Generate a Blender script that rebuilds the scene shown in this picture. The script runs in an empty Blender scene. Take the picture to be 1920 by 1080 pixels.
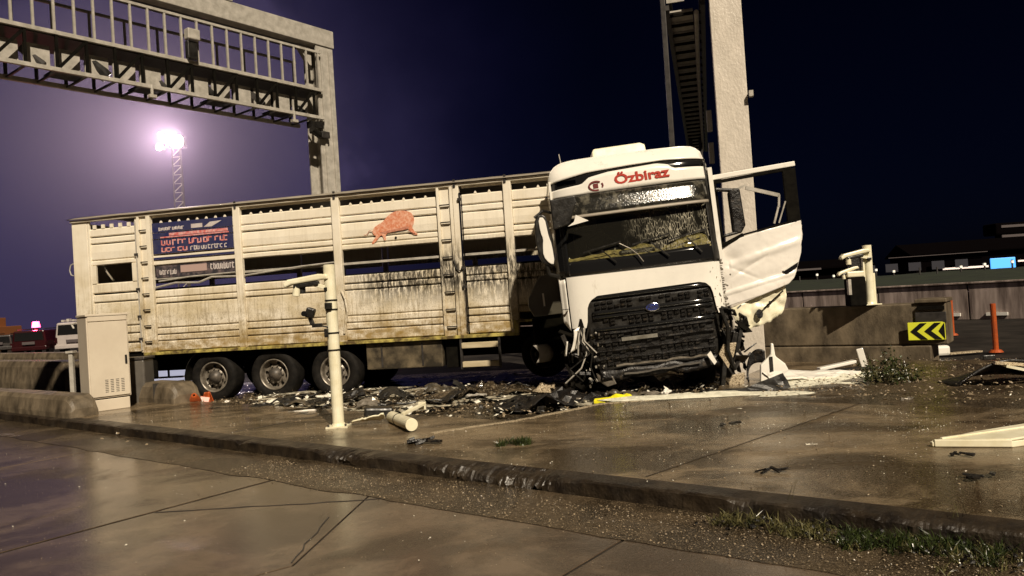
import bpy, bmesh, math, random
from mathutils import Vector, Matrix, Euler, noise
random.seed(7)
R = math.radians
S = bpy.context.scene
COL = S.collection

# ------------------------------------------------------------------ camera
cam_d = bpy.data.cameras.new('camera'); cam = bpy.data.objects.new('camera', cam_d); COL.objects.link(cam)
cam_d.sensor_width = 36; cam_d.lens = 26.25; cam_d.clip_end = 2000; cam_d.clip_start = 0.05
cam.matrix_world = Matrix.Translation((0, 0, 1.65)) @ Matrix.Rotation(math.atan(20/1400) + math.pi/2, 4, 'X') @ Matrix.Rotation(R(-3.7), 4, 'Z')
S.camera = cam
# ------------------------------------------------------------------ light
KX, KY = .79, -.613                      # direction along the kerb (and of the key light)
SUN_EL = 41; SUN_DIR = Vector((.36, -.93, 0)).normalized() * math.cos(R(SUN_EL)) + Vector((0, 0, math.sin(R(SUN_EL))))
sd = bpy.data.lights.new('key_sun', 'SUN'); sd.energy = 5.0; sd.angle = R(1.2); sd.color = (1, .86, .67)
so = bpy.data.objects.new('key_sun', sd); COL.objects.link(so); so.rotation_euler = SUN_DIR.to_track_quat('Z', 'Y').to_euler()
W = bpy.data.worlds.new('World'); S.world = W; W.use_nodes = True
nt = W.node_tree; nt.nodes.clear()
def wn(t, **k):
    n = nt.nodes.new(t)
    for a, b in k.items(): setattr(n, a, b)
    return n
out = wn('ShaderNodeOutputWorld'); bg = wn('ShaderNodeBackground'); bg2 = wn('ShaderNodeBackground'); add = wn('ShaderNodeAddShader')
sky = wn('ShaderNodeTexSky', sky_type='NISHITA'); sky.sun_disc = False; sky.sun_elevation = R(SUN_EL); sky.sun_rotation = math.atan2(SUN_DIR.x, SUN_DIR.y)
tint = wn('ShaderNodeMix', data_type='RGBA', blend_type='MULTIPLY'); tint.inputs[0].default_value = 1; tint.inputs[7].default_value = (.22, .30, .95, 1)
nt.links.new(sky.outputs[0], tint.inputs[6]); nt.links.new(tint.outputs[2], bg.inputs[0]); bg.inputs[1].default_value = 0.0009
# floodlight haze glow painted into the sky colour, centred to the left
tc = wn('ShaderNodeTexCoord'); dp = wn('ShaderNodeVectorMath', operation='DOT_PRODUCT')
gd = Vector((-.52, 1, .20)).normalized(); dp.inputs[1].default_value = gd
nz = wn('ShaderNodeTexNoise'); nz.inputs['Scale'].default_value = 4.5; nz.inputs['Detail'].default_value = 5
ma = wn('ShaderNodeMath', operation='MULTIPLY_ADD'); ma.inputs[1].default_value = .075; 
rp = wn('ShaderNodeValToRGB'); nt.links.new(tc.outputs['Generated'], dp.inputs[0]); nt.links.new(tc.outputs['Generated'], nz.inputs['Vector'])
nt.links.new(nz.outputs['Fac'], ma.inputs[0]); nt.links.new(dp.outputs['Value'], ma.inputs[2]); nt.links.new(ma.outputs[0], rp.inputs[0])
el = rp.color_ramp.elements; el[0].position = .86; el[0].color = (0, 0, 0, 1); el[1].position = 1.03; el[1].color = (.040, .031, .074, 1)
for p, c in ((.91, (.0006, .0005, .0025, 1)), (.955, (.003, .0024, .010, 1)), (.995, (.015, .012, .034, 1))):
    e = el.new(p); e.color = c
rp.color_ramp.interpolation = 'B_SPLINE'
nt.links.new(rp.outputs[0], bg2.inputs[0]); bg2.inputs[1].default_value = 1.0
nt.links.new(bg.outputs[0], add.inputs[0]); nt.links.new(bg2.outputs[0], add.inputs[1]); nt.links.new(add.outputs[0], out.inputs[0])
vs = S.view_settings; vs.view_transform = 'Standard'; vs.look = 'None'; vs.exposure = 0.12; vs.gamma = 1; vs.use_curve_mapping = False
S.render.engine = 'CYCLES'; S.cycles.use_denoising = True; S.cycles.max_bounces = 6; S.cycles.caustics_reflective = False; S.cycles.caustics_refractive = False
S.cycles.sample_clamp_indirect = 4

# ------------------------------------------------------------------ materials
def mat(name, col, rough=.6, metal=0, col2=None, scale=6, amt=.5, bump=0, bscale=None, stretch=(1, 1, 1), rough2=None, emit=None, estr=0, coord='Object', contrast=(.35, .65), coat=0, spec=.5):
    m = bpy.data.materials.new(name); m.use_nodes = True; t = m.node_tree; b = t.nodes['Principled BSDF']
    c4 = lambda c: (c[0], c[1], c[2], 1)
    b.inputs['Base Color'].default_value = c4(col); b.inputs['Roughness'].default_value = rough; b.inputs['Metallic'].default_value = metal
    b.inputs['Coat Weight'].default_value = coat; b.inputs['Specular IOR Level'].default_value = spec
    if emit: b.inputs['Emission Color'].default_value = c4(emit); b.inputs['Emission Strength'].default_value = estr
    if col2 or bump or rough2 is not None:
        tcn = t.nodes.new('ShaderNodeTexCoord'); mp = t.nodes.new('ShaderNodeMapping'); mp.inputs['Scale'].default_value = stretch
        t.links.new(tcn.outputs[coord], mp.inputs[0])
        n = t.nodes.new('ShaderNodeTexNoise'); n.inputs['Scale'].default_value = scale; n.inputs['Detail'].default_value = 9; n.inputs['Roughness'].default_value = .62
        t.links.new(mp.outputs[0], n.inputs['Vector'])
        if col2:
            r = t.nodes.new('ShaderNodeValToRGB'); r.color_ramp.elements[0].position = contrast[0]; r.color_ramp.elements[1].position = contrast[1]
            r.color_ramp.elements[0].color = c4(col); r.color_ramp.elements[1].color = c4(col2)
            t.links.new(n.outputs['Fac'], r.inputs[0]); t.links.new(r.outputs[0], b.inputs['Base Color'])
        if rough2 is not None:
            n3 = t.nodes.new('ShaderNodeTexNoise'); n3.inputs['Scale'].default_value = scale*.6; n3.inputs['Detail'].default_value = 6
            t.links.new(mp.outputs[0], n3.inputs['Vector'])
            mr = t.nodes.new('ShaderNodeMapRange'); mr.inputs[1].default_value = .35; mr.inputs[2].default_value = .65; mr.inputs[3].default_value = rough; mr.inputs[4].default_value = rough2
            t.links.new(n3.outputs['Fac'], mr.inputs[0]); t.links.new(mr.outputs[0], b.inputs['Roughness'])
        if bump:
            n2 = t.nodes.new('ShaderNodeTexNoise'); n2.inputs['Scale'].default_value = bscale or scale*5; n2.inputs['Detail'].default_value = 7
            t.links.new(mp.outputs[0], n2.inputs['Vector'])
            bp = t.nodes.new('ShaderNodeBump'); bp.inputs['Strength'].default_value = 1; bp.inputs['Distance'].default_value = bump
            t.links.new(n2.outputs['Fac'], bp.inputs['Height']); t.links.new(bp.outputs[0], b.inputs['Normal'])
    return m
M = {}
M['slab'] = mat('wet_concrete_slab', (.075, .054, .037), .14, col2=(.16, .118, .08), scale=1.3, bump=.0035, bscale=18, rough2=.38, coord='Object', contrast=(.3, .7), spec=.6)
M['island'] = mat('wet_island_concrete', (.075, .052, .027), .12, col2=(.30, .225, .13), scale=1.1, bump=.008, bscale=14, rough2=.45, contrast=(.3, .7))
M['asphalt'] = mat('wet_asphalt', (.028, .025, .022), .18, col2=(.06, .05, .042), scale=2, bump=.006, bscale=60, rough2=.45)
M['gutter'] = mat('gutter_grit', (.045, .032, .018), .22, col2=(.17, .125, .07), scale=14, bump=.012, bscale=70, rough2=.6)
M['kerb'] = mat('kerb_concrete', (.009, .006, .004), .28, col2=(.040, .029, .018), scale=5, bump=.008, bscale=40, rough2=.6)  # wet dirt tone, taken near-black to stand in for shade on the kerb face
M['mud'] = mat('churned_mud', (.025, .018, .011), .18, col2=(.16, .12, .075), scale=3.2, bump=.02, bscale=22, rough2=.55, contrast=(.42, .75))
M['foam'] = mat('white_foam', (.55, .53, .42), .5, col2=(.82, .80, .66), scale=9, bump=.01, bscale=50)
M['steel'] = mat('galvanised_steel', (.30, .28, .24), .30, .0, col2=(.46, .43, .38), scale=7, bump=.004, bscale=90, rough2=.5)
M['steel_dark'] = mat('dark_steel', (.02, .018, .017), .4, .0, col2=(.05, .045, .042), scale=9)
M['concrete'] = mat('barrier_concrete', (.050, .038, .024), .45, col2=(.19, .15, .10), scale=3.4, bump=.005, bscale=35, rough2=.65, stretch=(1, 1, .6))
M['farwall'] = mat('streaked_wall', (.13, .10, .088), .25, col2=(.48, .39, .35), scale=1.6, stretch=(2.2, 2.2, .25), bump=.004)
M['white'] = mat('white_paint', (.80, .77, .70), .22, coat=.3, col2=(.70, .66, .56), scale=4, contrast=(.5, .9))
M['cabwhite'] = mat('cab_white_paint', (.82, .79, .72), .18, coat=.5, col2=(.74, .70, .60), scale=3, contrast=(.5, .95), bump=.001, bscale=60)
def grimy(name, base, rough, grime, thr=.56, scale=5, streak=(1, 1, .35)):
    m = mat(name, base, rough, coat=.35); t = m.node_tree; b = t.nodes['Principled BSDF']; L = t.links.new
    tc_ = t.nodes.new('ShaderNodeTexCoord'); prev = None
    col = t.nodes.new('ShaderNodeRGB'); col.outputs[0].default_value = (*base, 1); prev = col.outputs[0]
    for sc_, st_, lo, hi, c_, k in ((scale, streak, thr, thr+.16, grime, .75), (1.4, (1, 1, 1), .45, .7, tuple(x*.85 for x in base), .7), (34, (3.0, 1, .5), .66, .72, tuple(x*.25 for x in base), .8)):
        mp = t.nodes.new('ShaderNodeMapping'); mp.inputs['Scale'].default_value = st_; L(tc_.outputs['Object'], mp.inputs[0])
        n = t.nodes.new('ShaderNodeTexNoise'); n.inputs['Scale'].default_value = sc_; n.inputs['Detail'].default_value = 10; n.inputs['Roughness'].default_value = .7; L(mp.outputs[0], n.inputs['Vector'])
        r_ = t.nodes.new('ShaderNodeMapRange'); r_.inputs[1].default_value = lo; r_.inputs[2].default_value = hi; r_.inputs[4].default_value = k; L(n.outputs['Fac'], r_.inputs[0])
        x = t.nodes.new('ShaderNodeMix'); x.data_type = 'RGBA'; L(r_.outputs[0], x.inputs[0]); L(prev, x.inputs[6]); x.inputs[7].default_value = (*c_, 1); prev = x.outputs[2]
    L(prev, b.inputs['Base Color']); return m
M['cabwhite'] = grimy('cab_white_paint', (.82, .79, .72), .2, (.42, .36, .27), .58)
M['doorwhite'] = grimy('door_paint', (.80, .76, .70), .28, (.40, .34, .27), .56)
M['cream'] = mat('cream_plastic', (.84, .80, .62), .35, col2=(.70, .65, .46), scale=6)
M['cabinet'] = mat('cabinet_paint', (.62, .55, .44), .4, col2=(.55, .48, .38), scale=2)
M['black'] = mat('black_plastic', (.006, .0055, .005), .28, col2=(.018, .016, .013), scale=18, bump=.003, bscale=60, rough2=.5)
M['blackmud'] = mat('black_muddy_plastic', (.005, .004, .0035), .25, col2=(.085, .065, .045), scale=13, bump=.008, bscale=45, rough2=.6, contrast=(.55, .82))
M['gloss'] = mat('gloss_black', (.010, .010, .010), .08, coat=.5)
M['visor'] = mat('smoked_visor', (.015, .014, .011), .14, col2=(.22, .20, .15), scale=7, bump=.003, bscale=40, contrast=(.5, .8), coat=.6)
M['rubber'] = mat('tyre_rubber', (.005, .0045, .004), .75, col2=(.014, .012, .010), scale=12, bump=.004, spec=.15)
M['rim'] = mat('rim_steel', (.26, .23, .19), .35, .3, col2=(.10, .085, .065), scale=9, bump=.002)
M['hubdark'] = mat('hub_dark', (.05, .045, .04), .5, .2, col2=(.12, .10, .08), scale=14)
M['chassis'] = mat('chassis_black', (.004, .0035, .003), .85, col2=(.009, .008, .006), scale=8, spec=.04)
M['toolbox'] = mat('muddy_box', (.03, .025, .018), .4, col2=(.17, .135, .085), scale=3.4, bump=.003, contrast=(.4, .7))
M['stepwood'] = mat('step_plank', (.55, .47, .32), .5, col2=(.40, .33, .2), scale=12, stretch=(.3, 1, 1))
M['greyfair'] = mat('grey_fairing', (.09, .082, .072), .3, col2=(.12, .11, .095), scale=3)
M['chrome'] = mat('chrome', (.7, .7, .72), .12, 1)
M['red'] = mat('red_lettering', (.42, .035, .02), .4)
M['redshadow'] = mat('dark_red_lettering', (.14, .02, .02), .4)
M['bull'] = mat('faded_bull_print', (.60, .20, .10), .5, col2=(.80, .52, .38), scale=24, contrast=(.4, .72))
M['bulldark'] = mat('bull_print_shade', (.36, .11, .07), .5, col2=(.6, .3, .2), scale=30)
M['blue'] = mat('banner_blue', (.018, .022, .09), .35, col2=(.05, .05, .10), scale=5)
M['bannerred'] = mat('banner_red', (.55, .10, .09), .4, col2=(.70, .42, .40), scale=20)
M['bannerwhite'] = mat('banner_white', (.62, .58, .55), .4, col2=(.45, .38, .38), scale=20)
M['orange'] = mat('orange_plastic', (.45, .085, .015), .35, col2=(.28, .06, .02), scale=12)
M['reflect'] = mat('white_reflector', (.85, .82, .76), .3)
M['yellow'] = mat('sign_yellow', (.75, .78, .05), .35, emit=(.75, .78, .05), estr=0)
M['yellowjunk'] = mat('yellow_plastic', (.80, .72, .02), .3)
M['perf'] = mat('perforated_plate', (.55, .46, .32), .35, .1, col2=(.14, .10, .06), scale=70, contrast=(.5, .54), bump=.002)
M['grass'] = mat('grass_blade', (.010, .018, .005), .3, col2=(.045, .06, .016), scale=20)
M['weed'] = mat('weed_blade', (.022, .026, .008), .3, col2=(.16, .14, .06), scale=25)
M['bank'] = mat('grass_bank', (.003, .006, .002), .9, col2=(.012, .019, .006), scale=.9, bump=.05, bscale=4)
M['stone'] = mat('grit_stone', (.12, .09, .055), .35, col2=(.38, .30, .2), scale=30)
M['shard'] = mat('pale_shard', (.75, .72, .62), .2)
M['dash'] = mat('dashboard_foam', (.66, .56, .24), .6, col2=(.20, .17, .08), scale=14, bump=.02)
M['tarp'] = mat('grey_tarp', (.22, .19, .15), .5, col2=(.34, .30, .24), scale=3, stretch=(.4, 1, 1))
M['carred'] = mat('red_car_paint', (.022, .003, .004), .25, coat=.5)
M['vanwhite'] = mat('van_paint', (.42, .38, .36), .3, col2=(.36, .32, .30), scale=2)
M['roofdark'] = mat('dark_roof', (.0016, .0010, .0012), .95, spec=.02)
M['lampbody'] = mat('lamp_housing', (.05, .045, .045), .5)
M['flood'] = mat('floodlight_glow', (1, 1, 1), .5, emit=(1, .78, .66), estr=25)
M['haze'] = None
M['floodb'] = mat('floodlight_cool', (.5, .6, 1), .5, emit=(.35, .5, 1), estr=3)
M['beacon'] = mat('red_beacon', (1, .3, .4), .5, emit=(1, .035, .12), estr=14)
M['winlit'] = mat('lit_window', (1, .8, .5), .5, emit=(1, .62, .26), estr=.85)
M['wallorange'] = mat('orange_glow_wall', (.22, .085, .03), .6, emit=(1, .30, .08), estr=.05)  # weak emission stands in for orange light falling on the wall
M['bluelit'] = mat('blue_lit_sign', (.1, .4, 1), .5, emit=(.06, .36, 1), estr=.9)
M['whitelit'] = mat('white_lit_strip', (1, .9, .85), .5, emit=(1, .82, .78), estr=.30)
M['dimlit'] = mat('dim_lit_strip', (.03, .025, .022), .5, emit=(1, .7, .6), estr=.05)
M['dot'] = mat('fence_lamp', (1, .95, .85), .5, emit=(.9, .9, .75), estr=.28)
M['whitebright'] = mat('white_sheet_glow', (.8, .8, .85), .5, emit=(.8, .8, 1), estr=.5)  # emission put into the sheets in place of light falling on them
def wetmat(name, dark, light, grit, sc=.8, thr=(.44, .56), r0=.05, r1=.5, bumpd=.006, bs=30, stretch=(1, 1, 1), rot=0, fine=70, gamt=.5):
    m = bpy.data.materials.new(name); m.use_nodes = True; t = m.node_tree; b = t.nodes['Principled BSDF']; L = t.links.new
    tc_ = t.nodes.new('ShaderNodeTexCoord'); mp = t.nodes.new('ShaderNodeMapping'); mp.inputs['Scale'].default_value = stretch; mp.inputs['Rotation'].default_value = (0, 0, rot); L(tc_.outputs['Object'], mp.inputs[0])
    def noi(s_, d=8, ro=.6, dist=0):
        n = t.nodes.new('ShaderNodeTexNoise'); n.inputs['Scale'].default_value = s_; n.inputs['Detail'].default_value = d; n.inputs['Roughness'].default_value = ro; n.inputs['Distortion'].default_value = dist; L(mp.outputs[0], n.inputs['Vector']); return n.outputs['Fac']
    def mr(v, a, c, lo=0, hi=1):
        r = t.nodes.new('ShaderNodeMapRange'); r.interpolation_type = 'SMOOTHSTEP'; r.inputs[1].default_value = a; r.inputs[2].default_value = c; r.inputs[3].default_value = lo; r.inputs[4].default_value = hi; L(v, r.inputs[0]); return r.outputs[0]
    def mix(f, a, c):
        x = t.nodes.new('ShaderNodeMix'); x.data_type = 'RGBA'; 
        if isinstance(f, float): x.inputs[0].default_value = f
        else: L(f, x.inputs[0])
        for s_, k in ((a, 6), (c, 7)):
            if isinstance(s_, tuple): x.inputs[k].default_value = (*s_, 1)
            else: L(s_, x.inputs[k])
        return x.outputs[2]
    def mul(a, c):
        x = t.nodes.new('ShaderNodeMath'); x.operation = 'MULTIPLY'; L(a, x.inputs[0])
        if isinstance(c, float): x.inputs[1].default_value = c
        else: L(c, x.inputs[1])
        return x.outputs[0]
    big = mr(noi(sc, 9, .62, .6), *thr); mid = mr(noi(sc*6, 6, .7), .35, .65); fi = mr(noi(fine, 3, .6), .5, .68)
    c = mix(big, dark, light); c = mix(mul(mid, .45), c, tuple(x*.62 for x in dark)); c = mix(mul(fi, gamt), c, grit); L(c, b.inputs['Base Color'])
    pud = mr(noi(sc*.9+.13, 5, .55, .4), .46, .72); rr = t.nodes.new('ShaderNodeMath'); rr.operation = 'MULTIPLY_ADD'; L(mul(pud, mr(noi(sc*9, 5, .7), .2, .7, .35, 1)), rr.inputs[0]); rr.inputs[1].default_value = r1-r0; rr.inputs[2].default_value = r0; L(rr.outputs[0], b.inputs['Roughness'])
    bp = t.nodes.new('ShaderNodeBump'); bp.inputs['Strength'].default_value = 1; bp.inputs['Distance'].default_value = bumpd; L(mul(noi(bs, 8, .7), mr(pud, 0, 1, .25, 1)), bp.inputs['Height']); L(bp.outputs[0], b.inputs['Normal']); b.inputs['IOR'].default_value = 1.4
    return m
M['slab'] = wetmat('wet_concrete_slab', (.060, .043, .029), (.135, .098, .066), (.30, .23, .16), .7, r0=.07, r1=.34, bumpd=.005, bs=38, fine=110, gamt=.16)
M['island'] = wetmat('wet_island_concrete', (.045, .030, .015), (.215, .16, .098), (.33, .26, .17), .75, thr=(.42, .58), r0=.07, r1=.5, bumpd=.014, bs=30, stretch=(.8, 1.3, 1), rot=R(38), fine=60, gamt=.35)
M['gutter'] = wetmat('gutter_grit', (.028, .020, .012), (.080, .058, .035), (.26, .20, .13), 1.3, r0=.12, r1=.5, bumpd=.014, bs=75, fine=90, gamt=.6)
M['mud'] = wetmat('churned_mud', (.014, .010, .006), (.11, .082, .05), (.32, .26, .18), 1.6, thr=(.42, .62), r0=.08, r1=.5, bumpd=.03, bs=16, fine=28, gamt=.45)
def glass(name, tint, gl=.25, scratches=False):
    m = bpy.data.materials.new(name); m.use_nodes = True; t = m.node_tree; t.nodes.clear()
    o = t.nodes.new('ShaderNodeOutputMaterial'); tr = t.nodes.new('ShaderNodeBsdfTransparent'); g = t.nodes.new('ShaderNodeBsdfGlossy'); mx = t.nodes.new('ShaderNodeMixShader')
    tr.inputs[0].default_value = (*tint, 1); g.inputs['Roughness'].default_value = .06; mx.inputs[0].default_value = gl
    t.links.new(tr.outputs[0], mx.inputs[1]); t.links.new(g.outputs[0], mx.inputs[2]); last = mx
    if scratches:
        tcn = t.nodes.new('ShaderNodeTexCoord'); mp = t.nodes.new('ShaderNodeMapping'); mp.inputs['Rotation'].default_value = (0, R(-20), 0); mp.inputs['Scale'].default_value = (26, 1, 6)
        v = t.nodes.new('ShaderNodeTexVoronoi'); v.feature = 'DISTANCE_TO_EDGE'; v.inputs['Scale'].default_value = 1.6
        t.links.new(tcn.outputs['Object'], mp.inputs[0]); t.links.new(mp.outputs[0], v.inputs['Vector'])
        lt = t.nodes.new('ShaderNodeMath'); lt.operation = 'LESS_THAN'; lt.inputs[1].default_value = .05; t.links.new(v.outputs['Distance'], lt.inputs[0])
        n = t.nodes.new('ShaderNodeTexNoise'); n.inputs['Scale'].default_value = 5; t.links.new(tcn.outputs['Object'], n.inputs['Vector'])
        sx = t.nodes.new('ShaderNodeSeparateXYZ'); t.links.new(tcn.outputs['Object'], sx.inputs[0])
        mr = t.nodes.new('ShaderNodeMapRange'); mr.inputs[1].default_value = -.2; mr.inputs[2].default_value = .6; t.links.new(sx.outputs[0], mr.inputs[0])
        m1 = t.nodes.new('ShaderNodeMath'); m1.operation = 'MULTIPLY'; t.links.new(lt.outputs[0], m1.inputs[0]); t.links.new(mr.outputs[0], m1.inputs[1])
        m2 = t.nodes.new('ShaderNodeMath'); m2.operation = 'MULTIPLY'; t.links.new(m1.outputs[0], m2.inputs[0])
        rr = t.nodes.new('ShaderNodeMapRange'); rr.inputs[1].default_value = .36; rr.inputs[2].default_value = .58; t.links.new(n.outputs['Fac'], rr.inputs[0]); t.links.new(rr.outputs[0], m2.inputs[1])
        m3 = t.nodes.new('ShaderNodeMath'); m3.operation = 'MULTIPLY_ADD'; m3.inputs[1].default_value = .55; m3.inputs[2].default_value = .010; t.links.new(m2.outputs[0], m3.inputs[0])
        d = t.nodes.new('ShaderNodeBsdfDiffuse'); d.inputs[0].default_value = (.6, .56, .45, 1); mx2 = t.nodes.new('ShaderNodeMixShader')
        t.links.new(m3.outputs[0], mx2.inputs[0]); t.links.new(mx.outputs[0], mx2.inputs[1]); t.links.new(d.outputs[0], mx2.inputs[2]); last = mx2
    t.links.new(last.outputs[0], o.inputs[0]); return m
M['windscreen'] = glass('shattered_windscreen', (.80, .80, .74), .045, True)
M['glass'] = glass('dark_glass', (.25, .25, .28), .15)

# ------------------------------------------------------------------ mesh helpers
class MB:
    def __init__(s): s.v = []; s.f = []
    def add(s, vs, fs):
        o = len(s.v); s.v += [tuple(v) for v in vs]; s.f += [tuple(i+o for i in f) for f in fs]; return s
    def box(s, x0, x1, y0, y1, z0, z1, mt=None):
        vs = [Vector(p) for p in ((x0,y0,z0),(x1,y0,z0),(x1,y1,z0),(x0,y1,z0),(x0,y0,z1),(x1,y0,z1),(x1,y1,z1),(x0,y1,z1))]
        if mt: vs = [mt @ v for v in vs]
        return s.add(vs, [(0,3,2,1),(4,5,6,7),(0,1,5,4),(1,2,6,5),(2,3,7,6),(3,0,4,7)])
    def cyl(s, a, b, r, n=12, r2=None, cap=True):
        a = Vector(a); b = Vector(b); d = (b-a).normalized(); q = d.to_track_quat('Z', 'Y'); r2 = r if r2 is None else r2
        vs = []; 
        for p, rr in ((a, r), (b, r2)):
            for i in range(n): t = 2*math.pi*i/n; vs.append(p + q @ Vector((math.cos(t)*rr, math.sin(t)*rr, 0)))
        fs = [(i, (i+1) % n, n+(i+1) % n, n+i) for i in range(n)]
        if cap: fs += [tuple(range(n-1, -1, -1)), tuple(range(n, 2*n))]
        return s.add(vs, fs)
    def bar(s, a, b, w, h, up=(0, 0, 1)):
        a = Vector(a); b = Vector(b); d = (b-a); L = d.length; d.normalize(); up = Vector(up)
        if abs(d.dot(up)) > .98: up = Vector((1, 0, 0))
        x = d.cross(up).normalized(); z = x.cross(d)
        vs = [p + x*i*w/2 + z*j*h/2 for p in (a, b) for i, j in ((-1,-1),(1,-1),(1,1),(-1,1))]
        return s.add(vs, [(0,1,2,3),(7,6,5,4),(0,4,5,1),(1,5,6,2),(2,6,7,3),(3,7,4,0)])
    def tube(s, pts, r, n=8):
        for a, b in zip(pts[:-1], pts[1:]): s.cyl(a, b, r, n)
        return s
    def prism(s, poly, d):           # poly = 3D points in order, d = extrusion vector
        n = len(poly); d = Vector(d); vs = [Vector(p) for p in poly] + [Vector(p)+d for p in poly]
        return s.add(vs, [tuple(range(n-1, -1, -1)), tuple(range(n, 2*n))] + [(i, (i+1) % n, n+(i+1) % n, n+i) for i in range(n)])
    def lathe(s, prof, n, mt):       # prof = (radius, height along z)
        o = len(s.v)
        for r, h in prof:
            for i in range(n): t = 2*math.pi*i/n; s.v.append(tuple(mt @ Vector((r*math.cos(t), r*math.sin(t), h))))
        for k in range(len(prof)-1):
            for i in range(n): s.f.append((o+k*n+i, o+k*n+(i+1) % n, o+(k+1)*n+(i+1) % n, o+(k+1)*n+i))
        return s
    def grid(s, fn, nu, nv):
        o = len(s.v)
        for j in range(nv+1):
            for i in range(nu+1): s.v.append(tuple(fn(i/nu, j/nv)))
        for j in range(nv):
            for i in range(nu): a = o+j*(nu+1)+i; s.f.append((a, a+1, a+nu+2, a+nu+1))
        return s
    def mesh(s, name):
        m = bpy.data.meshes.new(name); m.from_pydata(s.v, [], s.f)
        b = bmesh.new(); b.from_mesh(m); bmesh.ops.recalc_face_normals(b, faces=b.faces); b.to_mesh(m); b.free(); return m
    def build(s, name, m, parent=None, bevel=0, smooth=False, solid=0, label=None, sub=0):
        me = s.mesh(name); me.materials.append(M[m] if isinstance(m, str) else m)
        o = bpy.data.objects.new(name, me); COL.objects.link(o)
        if parent: o.parent = parent
        if smooth:
            for p in me.polygons: p.use_smooth = True
        if solid: k = o.modifiers.new('s', 'SOLIDIFY'); k.thickness = solid; k.offset = 0
        if bevel: k = o.modifiers.new('b', 'BEVEL'); k.width = bevel; k.segments = 2; k.limit_method = 'ANGLE'; k.angle_limit = R(40)
        if sub: k = o.modifiers.new('u', 'SUBSURF'); k.levels = sub; k.render_levels = sub
        if label: o['label'] = label
        return o
def tag(o, label, cat=None, group=None, kind=None):
    o['label'] = label
    if cat: o['category'] = cat
    if group: o['group'] = group
    if kind: o['kind'] = kind
    return o
def struct(o, label=None):
    o['kind'] = 'structure'
    if label: o['label'] = label
    return o
def thing(name, label, cat, loc=(0,0,0), rz=0, group=None, rot=None):
    o = bpy.data.objects.new(name, None); COL.objects.link(o); o.location = loc; o.rotation_euler = rot or (0, 0, rz); o.empty_display_size = .2
    return tag(o, label, cat, group)
def inst(src, name, parent, loc=(0,0,0), rot=(0,0,0), scale=(1,1,1)):
    c = src.copy(); COL.objects.link(c); c.parent = parent; c.location = loc; c.rotation_euler = rot; c.scale = scale; return c
def copy_tree(o, parent=None):
    c = o.copy(); COL.objects.link(c)
    if parent: c.parent = parent
    for ch in list(o.children): copy_tree(ch, c)
    return c
def text_mesh(body, size, name, m, parent, mt, extrude=.004, offset=0, shear=0):
    cu = bpy.data.curves.new('txt', 'FONT'); cu.body = body; cu.size = size; cu.extrude = extrude; cu.offset = offset; cu.align_x = 'CENTER'; cu.align_y = 'CENTER'; cu.shear = shear; cu.resolution_u = 3
    t = bpy.data.objects.new('txt', cu); COL.objects.link(t); bpy.context.view_layer.update()
    me = bpy.data.meshes.new_from_object(t.evaluated_get(bpy.context.evaluated_depsgraph_get())); bpy.data.objects.remove(t); bpy.data.curves.remove(cu)
    me.materials.clear(); me.materials.append(M[m]); me.name = name
    me.transform(mt); o = bpy.data.objects.new(name, me); COL.objects.link(o); o.parent = parent; return o
def K(u, w, z=0): return Vector((u*.79 + w*.613, 6.4 - u*.613 + w*.79, z))   # kerb frame: u along, w away from the camera
KROT = math.atan2(-.613, .79)
def fbm(x, y, z=0, o=4): return noise.fractal(Vector((x, y, z)), 1.0, 2.0, o)

# ------------------------------------------------------------------ ground
M['far_asphalt'] = mat('far_wet_asphalt', (.012, .011, .010), .6, col2=(.035, .030, .026), scale=.8, bump=.012, bscale=30, rough2=.8, spec=.08)
g = MB().box(-320, 320, -30, 420, -.6, -.03).build('ground', 'far_asphalt'); struct(g, 'wide dark wet asphalt running to the horizon')
road = MB()
road.prism([K(-30,-11.4,-.029), K(14,-11.4,-.029), K(14,-.02,-.029), K(-30,-.02,-.029)], (0,0,.019))
road = road.build('road', 'asphalt'); struct(road, 'wet concrete road in the foreground')
for i in range(-7, 3):
    for j in range(3):
        u0, u1 = 1.36+4*i, 1.36+4*(i+1); w1 = -.62-3.6*j; w0 = w1-3.6; gp = .012
        mb = MB()
        if i == -1 and j == 0:     # the cracked slab: pieces along the real cracks
            a = (-2.62+gp, -4.22+gp); b = (1.36-gp, -4.22+gp); c = (1.36-gp, -.62); d = (-2.62+gp, -.62)
            p = (-.31, -2.13); q = (-1.25, -.62); r = (-.9, -4.22+gp)
            mb.prism([K(*x, -.009) for x in (a, (r[0]-.008, r[1]), (p[0]-.008, p[1]), (q[0]-.008, q[1]), d)], (0,0,.009))
            mb.prism([K(*x, -.009) for x in ((r[0]+.008, r[1]), b, c, (q[0]+.010, q[1]), (p[0]+.012, p[1]))], (0,0,.009))
        else:
            mb.prism([K(u0+gp, w0+gp, -.009), K(u1-gp, w0+gp, -.009), K(u1-gp, w1, -.009), K(u0+gp, w1, -.009)], (0,0,.009))
        mb.build('concrete_slab', 'slab', road, bevel=.004)
# gutter strip with grit
gut = MB().grid(lambda a, b: K(-30+44*a, -.005-.72*b + .05*fbm((-30+44*a)*1.3, 3)*b, .004 + (1-b)*.022 + .010*fbm(44*a*3, b*3)*(1-b)), 440, 8).build('gutter', 'gutter', smooth=True); struct(gut, 'gritty gutter at the foot of the kerb')

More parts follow.
